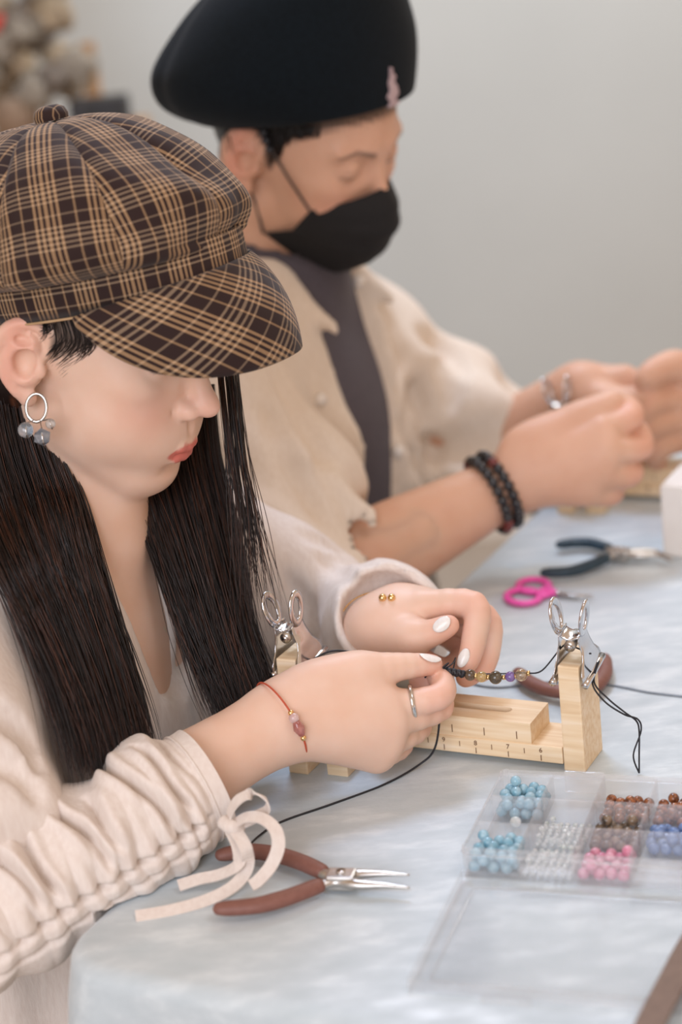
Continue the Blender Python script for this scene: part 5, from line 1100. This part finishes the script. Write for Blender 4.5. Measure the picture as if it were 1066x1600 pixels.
# small embroidered emblem on the cap's side
best = None
for fa in np.radians(np.arange(-80, 30, 2)):
    for va in np.linspace(.5, .9, 21):
        p = CPM(mcap(np.array(fa), np.array(va))); q = proj(p); e_ = (q[0] - 610) ** 2 + (q[1] - 134) ** 2 + 2e3 * max(0, q[2] - proj(CCM)[2])
        if best is None or e_ < best[0]: best = (e_, fa, va)
_, fa, va = best; p0 = CPM(mcap(np.array(fa), np.array(va))); tu = unit(CPM(mcap(np.array(fa + .02), np.array(va))) - p0); tv = unit(CPM(mcap(np.array(fa), np.array(va - .02))) - p0); tn = unit(np.cross(tu, tv)); tn = tn if tn @ (p0 - CCM) > 0 else -tn
sil = [(-.6, -1.5), (.7, -1.5), (.65, -1.2), (.2, -1.1), (.75, -.6), (.6, 0), (.25, .4), (.5, .7), (.35, 1.0), (.1, .9), (.15, 1.5), (-.1, 1.6), (-.2, .9), (-.45, .4), (-.3, -.2), (-.7, -.7), (-.35, -1.1)]
V, FC = prism([(a * 0.011, b * 0.0115) for a, b in sil], -0.004, 0.0018); mobj('emblem', frame_pts(V, p0, tu, tv, tn), FC, simple('pale_pink_thread', '#a58f92', '#b8a3a5', 0.7), mcp, smooth=False, label='small pale pink embroidered emblem')
# hair under the cap
def side_hair():
    rg = np.random.default_rng(8); out = []
    for i in range(420):
        if rg.uniform() < .55: x0, y0 = rg.uniform(255, 350), rg.uniform(150, 186); x1, y1 = x0 + rg.uniform(0, 22), y0 + rg.uniform(20, 62)
        else: x0, y0 = rg.uniform(405, 500), rg.uniform(192, 204); x1, y1 = x0 - 6 + rg.uniform(-4, 6), y0 + rg.uniform(6, 20 + 55 * max(0, 1 - abs(x0 - 432) / 26))
        p = [surf(*q, Fhm, 1.5, 2.2, off=.003) for q in ((x0, y0), ((x0 + x1) / 2 + 2, (y0 + y1) / 2), (x1, y1))]
        if any(v is None for v in p): continue
        out.append(spline(p, 3))
    return np.array(out), np.full(len(out), 0.0007), np.zeros(len(out))
gm_ = side_hair(); hair_obj('hair', [gm_], [], man, M_HAIRM, 'short black hair under the cap')
Fkm = Field(HM.o - 0.16, HM.o + 0.12, 0.005); Fkm.ell(HM.p(-1.0, 0, 3.4), np.array((9.1, 7.7, 8.6)) * HM.sc, HM.R, 0); Fkm.boxp(HM.p(9.0, 0, 0), np.array((9.6, 12, 18)) * HM.sc, HM.R, 0, 0.01, True); Fkm.boxp(HM.p(0, 0, -14), np.array((20, 12, 10)) * HM.sc, HM.R, 0, 0.01, True)
Vk, Qk = Fkm.mesh(1); mobj('back_hair', Vk, Qk, M_HAIRM, man, attrs=dict(strand=np.zeros(len(Vk))))
# face mask
M_MASK = simple('black_mask_fabric', '#0f0f11', '#17171a', 0.85, nscale=500, bumps=.1)
def mask():
    ny, nz = 41, 33; y = np.linspace(-1, 1, ny); t = np.linspace(0, 1, nz); Y, T = np.meshgrid(y, t, indexing='ij'); ay = np.abs(Y)
    cen = np.interp(T, [0, .14, .30, .55, .78, 1], [10.3, 11.9, 12.5, 12.0, 10.9, 8.3]); zc = np.interp(T, [0, 1], [0.6, -9.6])
    zt = 0.6 - 2.6 * ay ** 1.3; zb = -9.9 + 3.3 * ay ** 2.0; z = zt + (zb - zt) * T
    hw = np.interp(T, [0, .5, 1], [5.9, 6.2, 6.3]); xs = np.interp(T, [0, .6, 1], [6.6, 5.4, 2.4]); p = 1.7 + .6 * T
    x = cen + (xs - cen) * ay ** p + 0.10 * np.sin(T * math.pi * 7) * (1 - ay ** 3)
    P = np.stack([x, Y * hw, z], -1); return shell(HM.P(P.reshape(-1, 3)), ny, nz, 0.0012)
mk = mobj('face_mask', *mask(), M_MASK, man, label='black pleated face mask')
M_LOOP = simple('dark_elastic', '#3a3230', '#453c39', 0.7)
for s in (-1, 1):
    top = [HM.p(6.6, s * 6.0, -2.0), HM.p(4.0, s * 7.0, 0.6), HM.p(2.0, s * 7.5, 2.6), HM.p(0.9, s * 7.7, 3.6), HM.p(-1.2, s * 7.4, 3.8)]
    bot = [HM.p(2.4, s * 6.4, -6.7), HM.p(1.2, s * 6.6, -4.5), HM.p(0.2, s * 7.0, -2.9), HM.p(-1.6, s * 6.9, -1.8)]
    mobj('ear_loop', *tube(spline(top, 6), 0.0013, 6), M_LOOP, mk); mobj('ear_loop', *tube(spline(bot, 6), 0.0013, 6), M_LOOP, mk)
    for q in ((1.9, 7.75, 2.7), (1.4, 7.9, 3.4), (1.0, 8.0, 4.1)): inst('loop_bead', bead_mesh('loop_bead', 0.0042, simple('black_glass', '#17181c', '#26282e', 0.15), 12), HM.p(q[0], s * q[1], q[2]), mk)
# bead bracelet on the wrist
M_BB = gem('black_onyx', '#141416', '#26262a', 0.15, 0.0); M_BR = gem('red_agate', '#5a1d1a', '#7d2f28', 0.15, 0.1)
wb = RWM + (REM - RWM) * 0.10; rg = random.Random(3)
mb = None
for row in (0, 1):
    A_ = around(wb + (REM - RWM) * (0.052 * row), axm, 0.0350, 0.0310, 24)
    for i, p in enumerate(A_):
        me = bead_mesh('bead', 0.0052, M_BR if rg.random() < .15 else M_BB, 10)
        if mb is None: mb = mobj('bracelet', *tube(around(wb, axm, 0.034, 0.030), 0.0008, 6, closed=True), M_LOOP, man, label='double strand of dark beads on the wrist')
        inst('bead', me, p, mb)

# ================================================================== third sitter's hands at the right edge
third = thing('person', Pd(1400, 620, 1.95) * np.array([1, 1, 0]), 'person at the right frame edge, only the hands in view', 'person')
W3, E3 = Pd(1105, 615, 1.95), Pd(1420, 600, 1.98)
F3 = Field(*(lambda A: (A.min(0) - 0.07, A.max(0) + 0.06))(np.array([Pd(985, 600, 1.9), Pd(1000, 730, 1.92), W3, E3])), 0.003)
G3 = [(D3((1062, 588, 1.925), (1030, 590, 1.905), (1012, 606, 1.90), (1000, 622, 1.90)), FR), (D3((1062, 622, 1.915), (1020, 632, 1.90), (1004, 650, 1.90), (998, 668, 1.91)), FR),
      (D3((1064, 655, 1.92), (1020, 668, 1.905), (1008, 686, 1.91), (1010, 700, 1.92)), FR), (D3((1068, 684, 1.93), (1032, 700, 1.915), (1022, 712, 1.92), (1028, 722, 1.93)), FR)]
arm_hand(F3, W3, E3, G3, (D3((1090, 600, 1.92), (1060, 572, 1.905), (1030, 578, 1.895), (1008, 592, 1.89)), (.018, .0145, .012, .0095)), upto=1.0)
V3, Q3 = F3.mesh(1); mobj('body', V3, Q3, M_SKINM, third, attrs=cat_attrs((dict(flush=flush_tips(V3, [f[0][3] for f in G3])), len(V3))))
S3 = Field(np.minimum(W3, E3) - 0.10, np.maximum(W3, E3) + 0.10, 0.006); S3.chain([W3 + (E3 - W3) * .06 + ZZ * .004, (W3 + E3) / 2, E3], [0.044, 0.055, 0.062], 0.02); S3.cap(W3 - (E3 - W3) * .2, W3 + (E3 - W3) * .12, 0.038, 0.036, 0.004, True)
S3.displace(lambda P: 0.003 * smoothnoise(P, 40.0, 3)); Vq, Qq = S3.mesh(1); mobj('sleeve', Vq, Qq, mat_linen('grey_green_knit', '#6d726f', '#7a7f7b'), third)

# ------------------------------------------------------------------ the man's jig, with its clip
DLT = Pz(880, 608, 0.125) - J(-0.205, -0.035, 0.125)
def copy_tree(o, parent=None, delta=None):
    c = o.copy(); COL.objects.link(c); c.parent = parent
    if delta is not None: c.location = Vector(o.location) + Vector(delta)
    for ch in list(o.children): copy_tree(ch, c)
    return c
j2 = copy_tree(jig, None, DLT); j2['label'] = 'pale wooden knotting jig before the man, half hidden by hands'
for o in [o for o in list(COL.objects) if o.name.startswith('bulldog_clip') and 'left' in o['label']]:
    c = copy_tree(o, None, DLT); c['label'] = 'blurred steel bulldog clip showing above the knuckles of the man'
# ================================================================== blurred corner behind the sitters
def room_at(x, y, d): return Pd(x, y, d)
M_STAND = simple('warm_wood', '#b08a62', '#bd986f', 0.6, nscale=20)
tp = Pd(90, 210, 3.3); zt = tp[2]
st = thing('side_stand', (tp[0], tp[1], 0), 'tall warm wooden stand behind the sitters at the left', 'stand')
mobj('stand_top', *box((tp[0] - .22, tp[1] - .16, zt - .03), (tp[0] + .15, tp[1] + .16, zt), .004), M_STAND, st, smooth=False)
for a in (-.20, .13):
    for b_ in (-.14, .14): mobj('leg', *box((tp[0] + a - .015, tp[1] + b_ - .015, 0), (tp[0] + a + .015, tp[1] + b_ + .015, zt - .0301), .003), M_STAND, st, smooth=False)
fr = Pd(137, 95, 3.34); mobj('back_post', *box((fr[0] - .016, tp[1] + .10, zt + .0001), (fr[0] + .012, tp[1] + .13, zt + .14), .003), M_STAND, st, smooth=False)
bq = Pd(165, 190, 3.22); bxk = thing('speaker', (bq[0], bq[1], zt), 'small black box speaker on the wooden stand', 'speaker')
mobj('cabinet', *box((bq[0] - .055, bq[1] - .04, zt + .0001), (bq[0] + .042, bq[1] + .04, zt + .062), .005), simple('black_plastic', '#1b1b1d', '#232326', .5), bxk, smooth=False)
mobj('grille', *tube([(bq[0], bq[1] - .0405, zt + .03), (bq[0], bq[1] - .043, zt + .03)], 0.022, 20), simple('speaker_cloth', '#2b2b2d', rough=.9), bxk)
vb = thing('dried_bouquet', (tp[0] - .06, tp[1] + .02, zt), 'grey-brown dried flower bouquet in a clay pot on the stand', 'bouquet')
mobj('pot', *tube(np.array([(tp[0] - .07, tp[1] + .02, zt + z) for z in (0.0005, .02, .05, .065, .07)]), [0.03, 0.04, 0.045, 0.042, 0.04], 20), simple('clay', '#8d7a68', '#9a8774', .8), vb)
rg = np.random.default_rng(5)
cols = [simple('dried_petal_a', '#8b8478', '#a59d90', .9, nscale=120, bumps=.6), simple('dried_petal_b', '#a8977f', '#bfae95', .9, nscale=120, bumps=.6), simple('dried_petal_c', '#6f675f', '#857c72', .9, nscale=120, bumps=.6)]
fm = []
for m in cols:
    bm = bmesh.new(); bmesh.ops.create_icosphere(bm, subdivisions=3, radius=1.0); V, FC = bm_out(bm); n_ = smoothnoise(V, 7.0, len(fm) + 3); fm.append(mesh_data('flower_head', V * (1 + .22 * n_)[:, None], FC, m))
for i in range(46):
    x, y = rg.uniform(-60, 122), rg.uniform(-70, 165); r = rg.uniform(.018, .032)
    if x > 95 and y < 60: x -= 40
    p = Pd(x, y, rg.uniform(3.22, 3.40)); p[2] = max(p[2], zt + .075)
    inst('flower_head', fm[rg.integers(0, 3)], p, vb, rot=tuple(rg.uniform(0, 6, 3)), scale=(r, r, r * .8))
    if i % 2 == 0: mobj('stem', *tube(spline([(tp[0] - .07, tp[1] + .02, zt + .06), ((p[0] + tp[0] - .07) / 2, (p[1] + tp[1]) / 2, (p[2] + zt + .06) / 2 + .01), p], 5), .0018, 5), cols[1], vb)
rd = Pd(0, 40, 3.27); orn = thing('ornament', (rd[0], rd[1], zt), 'small red hanging ornament on a pale tag at the left frame edge', 'ornament')
mobj('red_disc', *tube([rd - np.array([0, .006, 0]), rd + np.array([0, .006, 0])], .019, 20, round_ends=True), simple('red_lacquer', '#d2402f', '#dd5140', .4), orn)
mobj('pale_tag', *box(rd + np.array([-.02, -.002, -.055]), rd + np.array([.022, .002, -.020]), .001), simple('pale_tag', '#d8d2d0', rough=.7), orn, smooth=False)
mobj('rod', *tube([rd + np.array([0, 0.004, -.05]), (rd[0], rd[1] + .004, zt + .0002)], .0025, 8), M_STAND, orn)
# white carton at the right edge of the table
wv = Pz(1070, 832, 0); V, FC = box((0, -0.07, 0.0003), (0.10, 0, 0.070), .002); mobj('paper_carton', frame_pts(V, wv, E2, E1, ZZ), FC, simple('white_card', '#dcd8d3', '#e2dfda', .8), smooth=False, label='plain white carton at the right edge beside the second jig', cat='carton')

# ------------------------------------------------------------------ seated legs under the table
for who, u0, vb_, m in ((woman, 0.27, -0.20, mat_linen('dark_trousers', '#8f8378', '#9a8e83')), (man, 0.79, -0.24, mat_linen('navy_trousers', '#3a3d45', '#444750'))):
    Fg = Field(TUV(u0, -0.02, -0.42) - np.array([.40, .40, .33]), TUV(u0, -0.02, -0.42) + np.array([.40, .40, .30]), 0.009)
    for s in (-1, 1):
        hip, knee, foot = TUV(u0 + s * .09, vb_, -0.24), TUV(u0 + s * .11, vb_ + .40, -0.22), TUV(u0 + s * .11, vb_ + .40, -TZ + .06)
        Fg.cap(hip, knee, 0.085, 0.062, 0.03); Fg.cap(knee, foot, 0.062, 0.05, 0.02)
    Fg.ell(TUV(u0, vb_, -0.22), (0.13, 0.17, 0.11), TR, 0.04); V, Q = Fg.mesh(1); mobj('trousers', V, Q, m, who)
    for s in (-1, 1):
        a = TUV(u0 + s * .11, vb_ + .38, -TZ + .035); mobj('shoe', *tube(np.array([a - E2 * .04, a, a + E2 * .09, a + E2 * .16]), [0.036, .04, .042, .03], 14, flat=.8, up=ZZ, round_ends=True), simple('dark_shoe', '#2c2a2a', '#353232', .5), who)
